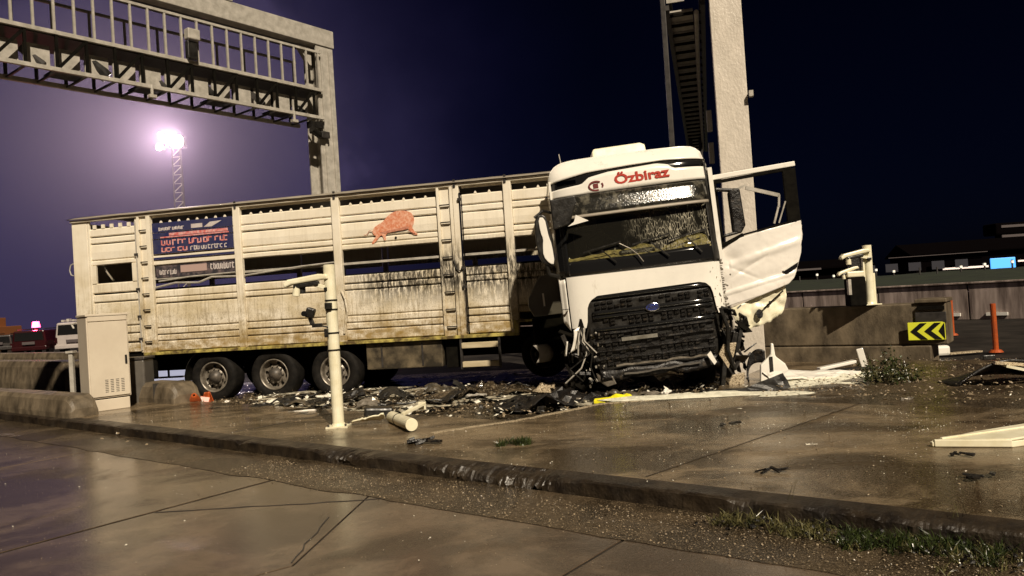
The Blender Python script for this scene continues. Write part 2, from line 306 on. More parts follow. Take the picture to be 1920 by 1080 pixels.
# island: raised pavement with kerb
def chip(u):
    c = .010 + .010*abs(fbm(u*2.2, 1.7))
    for u0, w_, k in ((-2.45, .42, .06), (-.55, .55, .085), (.05, .3, .07), (3.1, .5, .03), (-7.5, .3, .02), (1.9, .1, .03), (-4.3, .1, .03)):
        c += k*math.exp(-((u-u0)/w_)**2)*(0.6+.8*abs(fbm(u*9, 5)))
    return c
def kerbpt(a, b):
    u = (-30+18*a/.06 if a < .06 else -12+19*(a-.06)/.94); c = chip(u)
    prof = ((0.0, -.02), (.0, .05), (.002, .15-c*1.05), (.012+c*.35, .15-c*.42), (.02+c*1.0, .15-c*.08), (.03+c*1.6, .15), (.24, .1505))
    w, z = prof[int(round(b*6))]
    return K(u, w + (.006+c*.5)*fbm(u*5, z*24), z + (0 if b in (0,) else (.003+.25*c)*fbm(u*8, b*3) - .25*c) - (.004 if b > .99 else 0)) if b < .99 else K(u, w, .1505)
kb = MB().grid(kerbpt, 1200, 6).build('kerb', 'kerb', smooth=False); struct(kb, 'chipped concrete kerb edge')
isl_poly = [(-30,.235),(10,.235),(10,9.0),(-.8,9.0),(-.55,5.6),(-.25,4.7),(-1.45,3.7),(-1.85,2.15),(-30,2.15)]
isl = MB().prism([K(u, w, -.028) for u, w in isl_poly], (0,0,.178)).build('pavement', 'island'); struct(isl, 'raised wet concrete island the post and cabinet stand on')
# finely bumpy skin of the island, sits 4 mm over it
def skin(u0, u1, w0, w1, z, amp, name, m, label, res=.09, edge=.15, dents=(), sc=1.5, seed=0, kind='structure', shape=None):
    nu = max(2, int((u1-u0)/res)); nv = max(2, int((w1-w0)/res))
    def f(a, b):
        u = u0+(u1-u0)*a; w = w0+(w1-w0)*b
        e = min(1, min(a, 1-a, b, 1-b)*max(u1-u0, w1-w0)/edge/2)
        h = amp*(fbm(u*sc+seed, w*sc, seed) + .25*fbm(u*7, w*7, seed, 3))
        return K(u, w, z + max(-.5, h)*e)
    return struct(MB().grid(f, nu, nv).build(name, m, smooth=True), label)
# joints of the island slabs (recessed grout lines read as thin dark ribs of grit)
def crack(pts, wd, name, label, m='black', z=.152):
    mb = MB()
    for (u, w), (u2, w2) in zip(pts[:-1], pts[1:]):
        mb.bar(K(u, w, z), K(u2, w2, z), wd, .004)
    o = mb.build(name, m); struct(o, label); return o
def wob(a, b, n, k):
    return [(a[0]+(b[0]-a[0])*i/n + k*fbm(i*.9, a[0]), a[1]+(b[1]-a[1])*i/n + k*fbm(i*.9, 7+a[1])) for i in range(n+1)]
crack(wob((1.0,.3),(1.7,4.5),12,.02), .012, 'pavement_joint', 'joint across the island pavement', 'kerb')
crack(wob((-5.0,.3),(-4.9,2.1),8,.02), .014, 'pavement_joint', 'joint in the pavement near the camera post', 'steel_dark')
crack(wob((-2.25,1.2),(-1.75,2.2),6,.05)+wob((-1.72,2.3),(-1.42,3.6),8,.05)+wob((-1.38,3.68),(-.35,4.6),8,.05), .09, 'pavement_edging', 'pale scraped edge of the pavement beside the truck bay', 'perf')
# road cracks
crack(wob((-2.6,-1.9),(-1.0,-.7),12,.03), .008, 'road_crack', 'thin crack running to the kerb', 'steel_dark', .0025)
crack(wob((-1.0,-1.3),(-.36,-2.1),8,.02), .010, 'road_crack', 'short crack meeting the long one', 'steel_dark', .0025)

# gravelly soil on the right behind the pavement
def soil(a, b):
    u = .2+7.8*a; w = 4.3+4.9*b; e = min(1, min(a, 1-a, b, 1-b)*6)
    return K(u, w, .148 + e*(.035 + .20*max(0, b-.55)*(1 if u < 2.4 else max(0, 1-(u-2.4)/1.2)) + .03*fbm(u*1.3, w*1.3) + .014*fbm(u*5, w*5)))
struct(MB().grid(soil, 110, 70).build('soil', 'gutter', smooth=True), 'brown gritty ground in front of the concrete block')

# mud and wreckage bed round the truck
def mud(a, b):
    x = -7.2 + 11.2*a; y = 9.6 + 8.4*b; 
    e = min(1, min(a*7, (1-a)*7, b*4, (1-b)*4))
    h = (.05*fbm(x*.9, y*1.2, 3) + .055*max(0, fbm(x*2.6, y*3.4, 1)) + .02*fbm(x*9, y*9, 5))*(1 if y < 14.5 else .4)
    return Vector((x, y + .18*x*-1, -.04 + e*(.085+h)))
m_ = MB().grid(mud, 200, 160).build('mud', 'mud', smooth=True); struct(m_, 'churned wet mud and grit around the wrecked truck')
def foamp(cx, cy, rx, ry, z, seed, rot=0, n=26, hh=.03):
    mb = MB(); ring = []
    def f(a, b):
        t = a*2*math.pi; rr = b*(1+.45*noise.noise(Vector((math.cos(t)*1.6, math.sin(t)*1.6, seed)))+.25*noise.noise(Vector((math.cos(t)*5, math.sin(t)*5, seed))))
        x = rx*rr*math.cos(t); y = ry*rr*math.sin(t); c, s_ = math.cos(rot), math.sin(rot)
        return Vector((cx+x*c-y*s_, cy+x*s_+y*c, z + hh*(1-b**3)*(0.7+.5*fbm(x*6+seed, y*6)) ))
    return mb.grid(f, n*2, 6)

# ------------------------------------------------------------------ livestock trailer
T = thing('livestock_trailer', 'long cream livestock trailer with slatted side, red bull print and muddy lower boards', 'trailer', (-8.72, 15.3, 0), R(-11.5))
def trailer_mat():
    m = mat('dirty_cream_paint', (.80, .74, .62), .38, coat=.1); t = m.node_tree; b = t.nodes['Principled BSDF']
    N = lambda ty, **k: (lambda n: [setattr(n, a, c) for a, c in k.items()] and n or n)(t.nodes.new(ty))
    L = t.links.new
    tc = N('ShaderNodeTexCoord'); tc.object = T
    sx = N('ShaderNodeSeparateXYZ'); L(tc.outputs['Object'], sx.inputs[0])
    def noi(sc, st, det=8, ro=.6):
        mp = N('ShaderNodeMapping'); mp.inputs['Scale'].default_value = st; L(tc.outputs['Object'], mp.inputs[0])
        n = N('ShaderNodeTexNoise'); n.inputs['Scale'].default_value = sc; n.inputs['Detail'].default_value = det; n.inputs['Roughness'].default_value = ro; L(mp.outputs[0], n.inputs['Vector']); return n.outputs['Fac']
    def mrange(v, a, c, lo=0, hi=1):
        r = N('ShaderNodeMapRange'); r.inputs[1].default_value = a; r.inputs[2].default_value = c; r.inputs[3].default_value = lo; r.inputs[4].default_value = hi; L(v, r.inputs[0]); return r.outputs[0]
    def mul(a, c):
        x = N('ShaderNodeMath', operation='MULTIPLY'); L(a, x.inputs[0])
        if isinstance(c, (int, float)): x.inputs[1].default_value = c
        else: L(c, x.inputs[1])
        return x.outputs[0]
    def mix(f, a, c):
        x = N('ShaderNodeMix', data_type='RGBA'); L(f, x.inputs[0])
        for s_, i in ((a, 6), (c, 7)):
            if isinstance(s_, tuple): x.inputs[i].default_value = (*s_, 1)
            else: L(s_, x.inputs[i])
        return x.outputs[2]
    Z = sx.outputs[2]; X = sx.outputs[0]
    c = mix(mul(mrange(noi(2.2, (1, 1, 1)), .4, .75), .5), (.82, .76, .64), (.66, .58, .44))
    # vertical dribbles everywhere, stronger on the lower boards
    drib = mrange(noi(9, (2.2, 1, .16)), .50, .72); c = mix(mul(mrange(noi(.9, (1, 1, 1.5)), .42, .62), mrange(Z, 3.4, 1.6, .12, .8)), c, (.47, .38, .21))
    c = mix(mul(mul(drib, mrange(Z, 2.9, 1.6, .15, .9)), 1), c, (.30, .24, .14))
    fine = mrange(noi(38, (1, 1, .7), 5, .75), .52, .62); c = mix(mul(mul(fine, mrange(Z, 2.4, 1.2, 0, .75)), 1), c, (.16, .115, .05))
    # ochre mud along the skirt
    low = mul(mrange(Z, 1.62, 1.15, 0, 1), mrange(noi(5, (.7, 1, 1.6)), .36, .60)); c = mix(mul(low, .9), c, (.27, .175, .045))
    blot = mul(mrange(noi(3.1, (1, 1, 1), 10, .72), .52, .66), mrange(Z, 2.3, 1.2, .05, .8)); c = mix(blot, c, (.22, .165, .085))
    # black spray in the front half
    sp = mul(mul(mrange(X, 5.5, 6.4), mrange(noi(7, (2.4, 1, .45), 10, .78), .43, .52)), mul(mrange(Z, 1.6, 2.0), mrange(Z, 2.9, 2.35)))
    c = mix(mul(sp, .93), c, (.020, .016, .011))
    L(c, b.inputs['Base Color'])
    n = noi(30, (1, 1, 1)); bp = N('ShaderNodeBump'); bp.inputs['Distance'].default_value = .002; L(n, bp.inputs['Height']); L(bp.outputs[0], b.inputs['Normal'])
    L(mrange(noi(6, (1, 1, 1)), .3, .7, .25, .6), b.inputs['Roughness'])
    return m
M['trailer'] = trailer_mat()
M['blackmud2'] = M['blackmud']
LEN = 9.78
# planks: (z0, z1) with a shadowed lap between them
UP = [(3.43, 3.62), (3.30, 3.415), (3.00, 3.285), (2.885, 2.985), (2.77, 2.87)]
LO = [(2.135, 2.28), (2.02, 2.12), (1.53, 2.005), (1.395, 1.515), (1.265, 1.38), (1.05, 1.25)]
def plank(x0, x1, z0, z1, y=0.0, kind=0):
    h = z1-z0; t = .035
    if h > .25:  # shallow bowed board
        prof = [(y+.030, z0), (y+.004, z0+.02), (y-.004, z0+h*.5), (y+.004, z1-.02), (y+.030, z1), (y+.045, z1), (y+.045, z0)]
    else: prof = [(y+.022, z0), (y-.004, z0+.018), (y-.004, z1-.022), (y+.022, z1), (y+.045, z1), (y+.045, z0)]
    n = max(3, int((x1-x0)/.16)); m_ = len(prof); mb = MB(); sd_ = random.random()*50
    for k in range(n+1):
        x = x0+(x1-x0)*k/n; e = min(1, min(k, n-k)/1.5); q = .011*noise.noise(Vector((x*1.7, z0*3, sd_)))*e + .004*noise.noise(Vector((x*6, z0*5, sd_)))*e; dzz = .006*noise.noise(Vector((x*1.5, 5, sd_)))*e
        mb.v += [(x, p[0]+q, p[1]+dzz) for p in prof]
    for k in range(n):
        for c in range(m_): a_ = k*m_; mb.f.append((a_+c, a_+(c+1) % m_, a_+m_+(c+1) % m_, a_+m_+c))
    mb.f += [tuple(range(m_-1, -1, -1)), tuple(range(n*m_, n*m_+m_))]
    return mb
secs = [(1.60, 3.43), (3.58, 5.50), (5.66, 7.58), (8.06, 8.85), (9.00, 9.74)]
random.seed(3)
for si, (a, b) in enumerate(secs):
    for k, (z0, z1) in enumerate(UP + LO):
        if si == 4 and z1 < 1.4 : continue
        dz = random.uniform(-.006, .006)
        o = plank(a+.004, b-.004, z0+dz, z1+dz, random.uniform(0, .008)).build('plank', 'trailer', T)
    # rail in the open slot and slats over the vent
    MB().box(a, b, .02, .05, 2.49, 2.535).build('slot_rail', 'steel', T, bevel=.004)
    MB().box(a, b, .03, .05, 3.735, 3.775).build('vent_rail', 'trailer', T)
    mb = MB(); n = int((b-a)/.2)
    for i in range(1, n): x = a+(b-a)*i/n; mb.prism([(x-.03, .01, 3.62), (x+.03, .01, 3.62), (x+.008, .01, 3.665), (x-.008, .01, 3.665)], (0, .03, 0))
    mb.build('vent_teeth', 'trailer', T)['kind'] = 'stuff'
# torn bent rail in the slot under the banner
MB().tube([(1.62, -.01, 2.33), (2.1, -.03, 2.40), (2.6, -.02, 2.37), (2.9, -.03, 2.46), (3.42, .0, 2.44)], .022, 6).tube([(1.7, .0, 2.45), (2.4, -.02, 2.50), (3.4, 0, 2.52)], .016, 6).build('bent_rail', 'steel', T)
MB().tube([(3.6, -.01, 2.44), (4.4, -.03, 2.50), (4.8, -.02, 2.53), (5.5, .0, 2.56)], .018, 6).build('bent_rail', 'steel', T)
# rear panel post and gate
MB().box(-.25, .11, -.01, .05, 1.72, 3.82).box(-.25, .11, .0, .05, 1.05, 1.70).build('rear_corner_panel', 'trailer', T, bevel=.01)
MB().box(-.27, -.22, .052, 2.46, 1.06, 3.8).build('rear_door', 'trailer', T, bevel=.01)
for z0, z1, in ((3.46, 3.62), (3.32, 3.44), (2.98, 3.30), (2.87, 2.97)): plank(.16, 1.22, z0, z1, .01).build('plank', 'trailer', T)
for z0, z1, in ((2.30, 2.50), (2.12, 2.27), (1.62, 2.10), (1.46, 1.60), (1.28, 1.44), (1.06, 1.25)): plank(.16, 1.22, z0, z1, .01).build('plank', 'trailer', T)
for xa, xb in ((.12, .26), (1.10, 1.24)): MB().box(xa, xb, -.002, .05, 2.50, 2.87).build('window_frame', 'trailer', T, bevel=.005)
MB().box(.12, .16, -.006, .045, 1.05, 3.8).box(1.22, 1.27, -.006, .045, 1.05, 3.8).build('gate_frame', 'trailer', T, bevel=.005)
MB().tube([(1.245, -.03, 1.1), (1.245, -.03, 3.7)], .014, 6).build('locking_bar', 'steel', T)
for z in (1.3, 1.75, 2.3, 3.0): MB().box(1.20, 1.29, -.045, -.01, z, z+.05).build('latch', 'steel_dark', T)
for i in range(5): MB().box(.24+.2*i, .31+.2*i, .0, .03, 3.62, 3.70).build('vent_tooth', 'trailer', T)
# vertical posts
for x0, x1 in ((3.43, 3.58), (5.50, 5.66), (7.90, 8.02), (8.85, 9.00)):
    MB().box(x0, x1, -.045, .05, 1.04, 3.80).build('side_post', 'trailer', T, bevel=.012)
MB().box(1.29, 1.34, -.045, .05, 1.0, 3.80).box(1.50, 1.59, -.045, .05, 1.0, 3.8).box(1.34, 1.50, .0, .05, 1.0, 3.8).build('ladder_post', 'trailer', T, bevel=.006)
for k in range(8): MB().box(1.345, 1.495, -.06, -.03, 1.25+.32*k, 1.27+.32*k).build('ladder_rung', 'steel_dark', T)
MB().box(7.59, 7.64, -.045, .05, 1.02, 3.8).box(7.84, 7.895, -.045, .05, 1.02, 3.8).box(7.64, 7.84, .0, .05, 1.02, 3.8).build('ladder_post', 'trailer', T, bevel=.006)
for k in range(8): MB().box(7.645, 7.835, -.06, -.03, 1.2+.32*k, 1.22+.32*k).build('ladder_rung', 'steel_dark', T)
MB().tube([(8.04, -.05, 3.65), (8.035, -.05, 2.4), (8.04, -.06, 1.1)], .02, 8).build('hanging_pipe', 'chrome', T)
MB().tube([(7.86, -.06, 2.42), (7.90, -.07, 2.26), (7.97, -.08, 2.22), (8.06, -.06, 2.28)], .012, 6).build('hanging_cable', 'black', T)
for z in (1.9, 2.25, 3.5): MB().box(8.0, 8.08, -.085, -.045, z, z+.05).build('pipe_clamp', 'steel_dark', T)
MB().tube([(5.62, -.06, 2.0), (5.70, -.09, 1.85), (5.73, -.09, 1.6), (5.66, -.07, 1.35), (5.63, -.06, 1.2)], .022, 6).build('bent_strip', 'trailer', T)
# rails, roof
MB().box(-.26, LEN, -.05, .06, 3.78, 3.83).build('top_rail', 'trailer', T, bevel=.008)
MB().box(1.3, 8.9, -.055, .06, .985, 1.045).box(8.9, 8.98, -.055, .06, .985, 1.26).box(8.98, 9.3, -.055, .06, 1.22, 1.27).build('bottom_rail', mat('muddy_yellow_rail', (.10, .07, .03), .4, col2=(.50, .42, .12), scale=6, contrast=(.4, .62)), T, bevel=.008)
MB().grid(lambda a, b: Vector((-.28+(LEN+.28)*a, -.09+2.65*b, 3.84+.10*math.sin(math.pi*min(1, b*3.2)/2) + .05*math.sin(math.pi*b) + .006*fbm(a*30, b*4))), 90, 14).build('roof_sheet', 'tarp', T, smooth=True, solid=.02)
for x in (3.5, 5.58, 7.95, 8.9): MB().box(x-.02, x+.02, -.07, -.05, 3.76, 3.9).build('roof_strap', 'steel_dark', T)
# far side, front and floor
for si, (a, b) in enumerate([(-.2, 1.25), (1.3, 3.45), (3.58, 5.5), (5.66, 7.6), (7.66, LEN)]):
    MB().box(a, b, 2.42, 2.45, 1.06, 2.40).box(a, b, 2.42, 2.45, 2.55, 3.66).box(a, b, 2.42, 2.45, 3.76, 3.82).build('far_side_board', 'trailer', T)
for x in (1.28, 3.5, 5.58, 7.63): MB().box(x-.05, x+.05, 2.40, 2.47, 1.06, 3.8).build('side_post', 'trailer', T)
MB().box(LEN, LEN+.05, 0, 2.47, 1.0, 3.83).build('front_wall', 'trailer', T, bevel=.01)
MB().box(-.2, LEN, .052, 2.4, .98, 1.04).box(-.2, LEN, .052, 2.4, 2.27, 2.31).build('deck_floor', 'chassis', T)
MB().box(0, LEN, .55, .72, .62, .975).box(0, LEN, 1.7, 1.87, .62, .975).box(0, .25, .1, 2.35, .7, .9).build('chassis', 'chassis', T)
MB().box(1.0, 1.28, .05, .09, .62, .98).box(1.36, 1.5, .05, .09, .5, .98).build('tail_bracket', 'chassis', T)
# loose belt cover, toolbox, steps
MB().box(6.0, 7.5, .04, .5, .48, .975).build('tool_box', 'toolbox', T, bevel=.02)
MB().box(6.3, 6.33, .028, .04, .52, .95).box(7.1, 7.13, .028, .04, .52, .95).build('box_strap', 'steel_dark', T)
MB().box(7.55, 7.8, .1, .4, .45, .97).build('mudflap', 'chassis', T, bevel=.01)
ST = MB().box(7.86, 7.90, -.03, .02, .42, .975).box(8.58, 8.62, -.03, .02, .42, .975).build('step_frame', 'steel_dark', T)
for z in (.455, .80): MB().box(7.9, 8.58, -.06, .06, z, z+.10).build('step_tread', 'stepwood', ST, bevel=.006)
# wheels
def wheel_meshes():
    q = Matrix.Rotation(R(-90), 4, 'X')
    ty = MB().lathe([(.30, .02), (.31, -.01), (.36, -.035), (.43, -.04), (.475, -.02), (.492, .03), (.492, .30), (.46, .36), (.3, .36)], 40, q)
    rim = MB().lathe([(.30, .03), (.305, -.015), (.285, -.02), (.27, .03), (.262, .10), (.24, .12), (.17, .105), (.15, .07), (.0, .07)], 36, q)
    hub = MB().lathe([(.135, .11), (.13, .02), (.09, .0), (.08, -.03), (0, -.032)], 20, q)
    bolts = MB()
    for k in range(10): t = k*math.pi/5; bolts.cyl(q @ Vector((.165*math.cos(t), .165*math.sin(t), .06)), q @ Vector((.165*math.cos(t), .165*math.sin(t), .03)), .016, 6)
    holes = MB()
    for k in range(8): t = (k+.5)*math.pi/4; holes.cyl(q @ Vector((.215*math.cos(t), .215*math.sin(t), .098)), q @ Vector((.215*math.cos(t), .215*math.sin(t), .122)), .026, 8)
    return [('tyre', ty, 'rubber', 1), ('rim', rim, 'rim', 1), ('hub', hub, 'hubdark', 1), ('wheel_nuts', bolts, 'rim', 0), ('rim_holes', holes, 'chassis', 0)]
WM = []
for n_, mb, mt_, sm in wheel_meshes():
    me = mb.mesh(n_); me.materials.append(M[mt_]); 
    if sm:
        for p in me.polygons: p.use_smooth = True
    WM.append((n_, me))
def wheel(parent, x, y, z=.47, rz=0, first=True, spin=0, rot=None, sc=1):
    root = None
    for n_, me in WM:
        o = bpy.data.objects.new(n_ if n_ != 'tyre' else 'wheel', me); COL.objects.link(o)
        if n_ == 'tyre': root = o; o.parent = parent; o.location = (x, y, z); o.rotation_euler = rot or (0, spin, rz); o.scale = (sc,)*3
        else: o.parent = root
        if n_ in ('wheel_nuts', 'rim_holes'): o['kind'] = 'stuff'
    return root
for i, x in enumerate((2.73, 4.04, 5.32)):
    wheel(T, x, .10, .475, 0, spin=.4*i+.2); wheel(T, x, 2.36, .475, math.pi, spin=.3)
    MB().cyl((x, .5, .5), (x, 2.0, .5), .07, 10).build('axle', 'chassis', T)
MB().grid(lambda a, b: Vector((2.73+.62*math.cos(R(75+110*a)), .06+.4*b, .47+.60*math.sin(R(75+110*a)))), 18, 1).build('mudguard', 'black', T, solid=.012)
wheel(T, 9.35, .45, .60, 0, sc=.9)
# lettering panel behind the first bay
MB().box(1.62, 3.41, -.016, -.013, 3.43, 3.62).box(1.62, 3.41, -.016, -.013, 3.0, 3.285).box(1.62, 3.41, -.016, -.013, 3.30, 3.415).box(1.62, 3.41, -.016, -.013, 2.885, 2.93).build('banner', 'blue', T)
MB().box(1.64, 3.40, .01, .03, 2.52, 2.76).build('banner_flap', mat('dark_torn_banner', (.03, .028, .035), .5, col2=(.20, .15, .15), scale=9, contrast=(.45, .75)), T)
random.seed(21)
def strokes(x0, x1, z0, z1, n, w, y=-.020):
    mb = MB()
    for i in range(n):
        x = x0+(x1-x0)*(i+random.uniform(.0, .5))/n; h = z1-z0; ww = (x1-x0)/n
        s = random.random()
        mb.box(x, x+w, y, y+.003, z0+random.uniform(0, h*.2), z1-random.uniform(0, h*.25))
        if s < .6: mb.box(x+w, x+ww*.78, y, y+.003, z1-h*.3, z1-h*.12)
        if s > .3: mb.box(x+w, x+ww*.7, y, y+.003, z0+h*.05, z0+h*.25)
        if s > .5: mb.box(x+ww*.6, x+ww*.6+w, y, y+.0025, z0+h*.1, z1-h*.2)
    return mb
strokes(1.80, 3.30, 3.15, 3.28, 13, .028).box(1.8, 3.32, -.020, -.017, 3.31, 3.335).box(2.0, 3.3, -.020, -.017, 3.345, 3.40).build('lettering', 'bannerred', T)
strokes(1.75, 2.4, 3.02, 3.13, 5, .03).build('lettering', 'bannerred', T)
strokes(2.45, 3.25, 3.02, 3.12, 11, .018).build('lettering', 'bannerwhite', T)
strokes(1.75, 2.35, 3.455, 3.53, 8, .03).box(2.5, 2.75, -.020, -.017, 3.46, 3.54).build('lettering', 'bannerwhite', T)
MB().prism([(2.78, -.020, 3.46), (2.95, -.020, 3.455), (3.18, -.020, 3.56), (2.92, -.020, 3.55)], (0, .003, 0)).build('torn_patch', 'bannerwhite', T)
strokes(1.72, 2.1, 2.57, 2.68, 7, .02, -.0).build('lettering', 'bannerwhite', T)
strokes(2.85, 3.38, 2.60, 2.74, 9, .02, -.0).build('lettering', 'bannerwhite', T)
MB().box(2.2, 2.78, .0, .009, 2.60, 2.74).build('flap_panel', mat('pink_panel', (.42, .30, .27), .5), T)
# bull print (flat decal laid 4 mm over the boards)
def smoothpoly(pts, it=2):
    for _ in range(it):
        q = []
        for i in range(len(pts)):
            a = pts[i]; b = pts[(i+1) % len(pts)]; q += [(a[0]*.75+b[0]*.25, a[1]*.75+b[1]*.25), (a[0]*.25+b[0]*.75, a[1]*.25+b[1]*.75)]
        pts = q
    return pts
body = [(6.33,3.00),(6.29,3.07),(6.33,3.15),(6.42,3.20),(6.52,3.25),(6.62,3.35),(6.74,3.42),(6.92,3.43),(7.06,3.39),(7.13,3.30),(7.13,3.18),(7.08,3.10),(7.12,3.02),(7.19,2.965),(7.17,2.945),(7.08,2.97),(7.04,3.05),(6.98,3.08),(6.86,3.09),(6.72,3.06),(6.60,3.04),(6.55,2.98),(6.56,2.90),(6.52,2.89),(6.50,2.97),(6.47,3.00),(6.42,2.96),(6.34,2.87),(6.28,2.84),(6.27,2.87),(6.33,2.94),(6.37,3.00)]
bp_ = MB().prism([(x, -.016, z) for x, z in smoothpoly(body, 1)], (0, .003, 0)).build('bull_print', 'bull', T)
MB().prism([(x, -.020, z) for x, z in smoothpoly([(6.42,3.05),(6.60,3.07),(6.85,3.10),(7.0,3.13),(7.04,3.09),(6.95,3.06),(6.75,3.05),(6.55,3.02)], 1)], (0, .003, 0)).build('print_shading', 'bulldark', bp_)
MB().tube([(6.31,-.018,3.08), (6.24,-.018,3.10), (6.20,-.018,3.05), (6.17,-.018,3.02), (6.12,-.018,3.03)], .006, 5).tube([(7.0,-.018,3.05),(7.10,-.018,2.99),(7.14,-.018,2.98)], .008, 5).build('print_line', 'bulldark', bp_)
MB().cyl((6.75, -.012, 2.93), (6.75, -.004, 2.93), .022, 10).build('round_hole', 'black', T)
MB().tube([(-.26, -.0, 2.95), (-.33, -.0, 2.92), (-.36, 0, 2.82), (-.33, 0, 2.72), (-.27, 0, 2.70)], .012, 6).build('grab_loop', 'steel', T)
MB().tube([(-.25, -.02, 1.74), (-.36, -.03, 1.70), (-.32, -.02, 1.62)], .02, 6).build('tail_hook', 'steel', T)

# ------------------------------------------------------------------ tractor
A = thing('semi_truck', 'white cab of the wrecked semi truck with black smashed grille and hanging door', 'truck', (2.08, 11.3, 0), rot=Euler((0, R(-3.4), R(-2))))
X0, X1 = -1.22, 1.24
def fy(x, z):                                  # the bowed, slightly raked front of the cab
    n = min(1, abs(x-.01)/1.235)
    return .045*n**2 + .16*n**9 + (max(0, z-2.0)*.07) + (max(0, z-3.45)**2*1.6)
def panel(xs, zb, zt, y=0.0, th=.03, nx=28, nz=4, yf=fy):
    def f(a, b):
        x = xs[0]+(xs[1]-xs[0])*a; z0 = zb(x) if callable(zb) else zb; z1 = zt(x) if callable(zt) else zt
        z = z0+(z1-z0)*b; return Vector((x, yf(x, z)+y, z))
    g1 = MB().grid(f, nx, nz); o = len(g1.v)
    g1.v += [(v[0], v[1]+th, v[2]) for v in g1.v]; g1.f += [tuple(i+o for i in reversed(q)) for q in g1.f[:]]
    w = nx+1
    for i in range(nx): g1.f.append((i, i+o, i+1+o, i+1)); t = nz*w+i; g1.f.append((t+1, t+1+o, t+o, t))
    for j in range(nz): a = j*w; g1.f.append((a, a+w, a+w+o, a+o)); c = a+nx; g1.f.append((c, c+o, c+w+o, c+w))
    return g1
def lin(pts):
    def f(x):
        if x <= pts[0][0]: return pts[0][1]
        for (a, p), (b, q) in zip(pts[:-1], pts[1:]):
            if x <= b: return p+(q-p)*(x-a)/(b-a)
        return pts[-1][1]
    return f
# roof fairing: front profile swept back
topz = lin([(-1.22, 3.50), (-1.19, 3.62), (-1.10, 3.72), (-1.0, 3.775), (-.8, 3.80), (0, 3.815), (.9, 3.80), (1.08, 3.775), (1.17, 3.70), (1.22, 3.60), (1.24, 3.45)])
panel((X0, X1), lin([(-1.22, 3.455), (-.62, 3.555), (0, 3.585), (.55, 3.60), (1.24, 3.555)]), topz, 0, .04, 48, 8).build('roof_front', 'cabwhite', A, smooth=True)
panel((X0, X1), lin([(-1.22, 3.22), (1.24, 3.24)]), lin([(-1.22, 3.34), (-.72, 3.38), (-.60, 3.47), (-.3, 3.52), (.45, 3.555), (.62, 3.52), (.70, 3.45), (1.24, 3.43)]), -.015, .04, 48, 5).build('brow_panel', 'cabwhite', A, smooth=True)
panel((X0+.02, X1-.02), 3.30, 3.60, .03, .02, 40, 4).build('brow_slot', 'gloss', A, smooth=True)
for xa, xb in ((-1.08, -.80), (.85, 1.12)): panel((xa, xb), 3.42, 3.47, .012, .02, 8, 2).build('marker_lamp', 'glass', A)
# roof skin going back
def roofskin(a, b):
    x = X0+(X1-X0)*a; z = topz(x); y0 = fy(x, z); return Vector((x, y0 + b*(1.78-y0), z + .10*math.sin(math.pi*b*.5)*(1-abs(2*a-1)**3) ))
MB().grid(roofskin, 40, 10).build('roof', 'cabwhite', A, smooth=True, solid=.02)
rb = MB().prism([(-.44, .75, 3.80), (.44, .75, 3.80), (.43, .80, 4.0), (.36, .82, 4.04), (-.40, .82, 4.03), (-.43, .80, 3.98)], (0, .65, 0)).build('air_conditioner', 'cream', A, bevel=.02)
MB().tube([(-.96, .6, 3.75), (-.98, .62, 3.98)], .008, 6).build('aerial', 'steel', A)
# sides and back
for s, x in ((-1, -1.20), (1, 1.20)):
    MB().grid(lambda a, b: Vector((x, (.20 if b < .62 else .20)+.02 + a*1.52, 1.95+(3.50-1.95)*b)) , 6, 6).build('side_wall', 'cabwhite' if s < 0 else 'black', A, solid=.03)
MB().box(-1.2, 1.2, 1.72, 1.78, 1.0, 3.7).build('back_wall', 'cabwhite', A); MB().box(-1.17, 1.17, 1.68, 1.715, 1.0, 3.6).build('back_lining', 'chassis', A)
MB().box(-1.18, 1.18, .3, 1.7, .92, 1.02).build('cab_floor', 'chassis', A)
# A pillars
panel((-1.23, -1.06), 1.98, 3.25, -.012, .05, 6, 10).build('pillar', 'gloss', A, smooth=True)
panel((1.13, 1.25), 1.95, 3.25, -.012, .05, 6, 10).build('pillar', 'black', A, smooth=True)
panel((1.235, 1.30), 1.98, 3.40, .20, .05, 2, 10, yf=lambda x, z: 0).build('door_jamb', 'cabwhite', A)
# sun visor
vz = panel((-1.05, 1.16), lin([(-1.05, 2.90), (-.9, 2.86), (1.1, 2.90), (1.16, 2.94)]), 3.215, -.02, .02, 30, 4, yf=lambda x, z: fy(x, z) - (3.25-z)*.22).build('sun_visor', 'visor', A, smooth=True)
panel((-1.05, 1.16), 2.86, 2.905, -.035, .02, 30, 2, yf=lambda x, z: fy(x, z) - (3.25-z)*.22).build('visor_edge', 'tarp', vz, smooth=True)
MB().prism([(-1.02, -.16, 2.74), (-.70, -.16, 2.79), (-.88, -.16, 2.90), (-.92, -.16, 2.80)], (0, .02, 0)).build('broken_flap', 'cabwhite', A)
MB().prism([(-1.24, -.09, 2.72), (-.98, -.09, 2.78), (-.84, -.10, 3.1), (-.86, -.10, 3.2), (-1.24, -.08, 3.18)], (0, .10, 0)).build('mirror_bracket', 'black', A, bevel=.02)
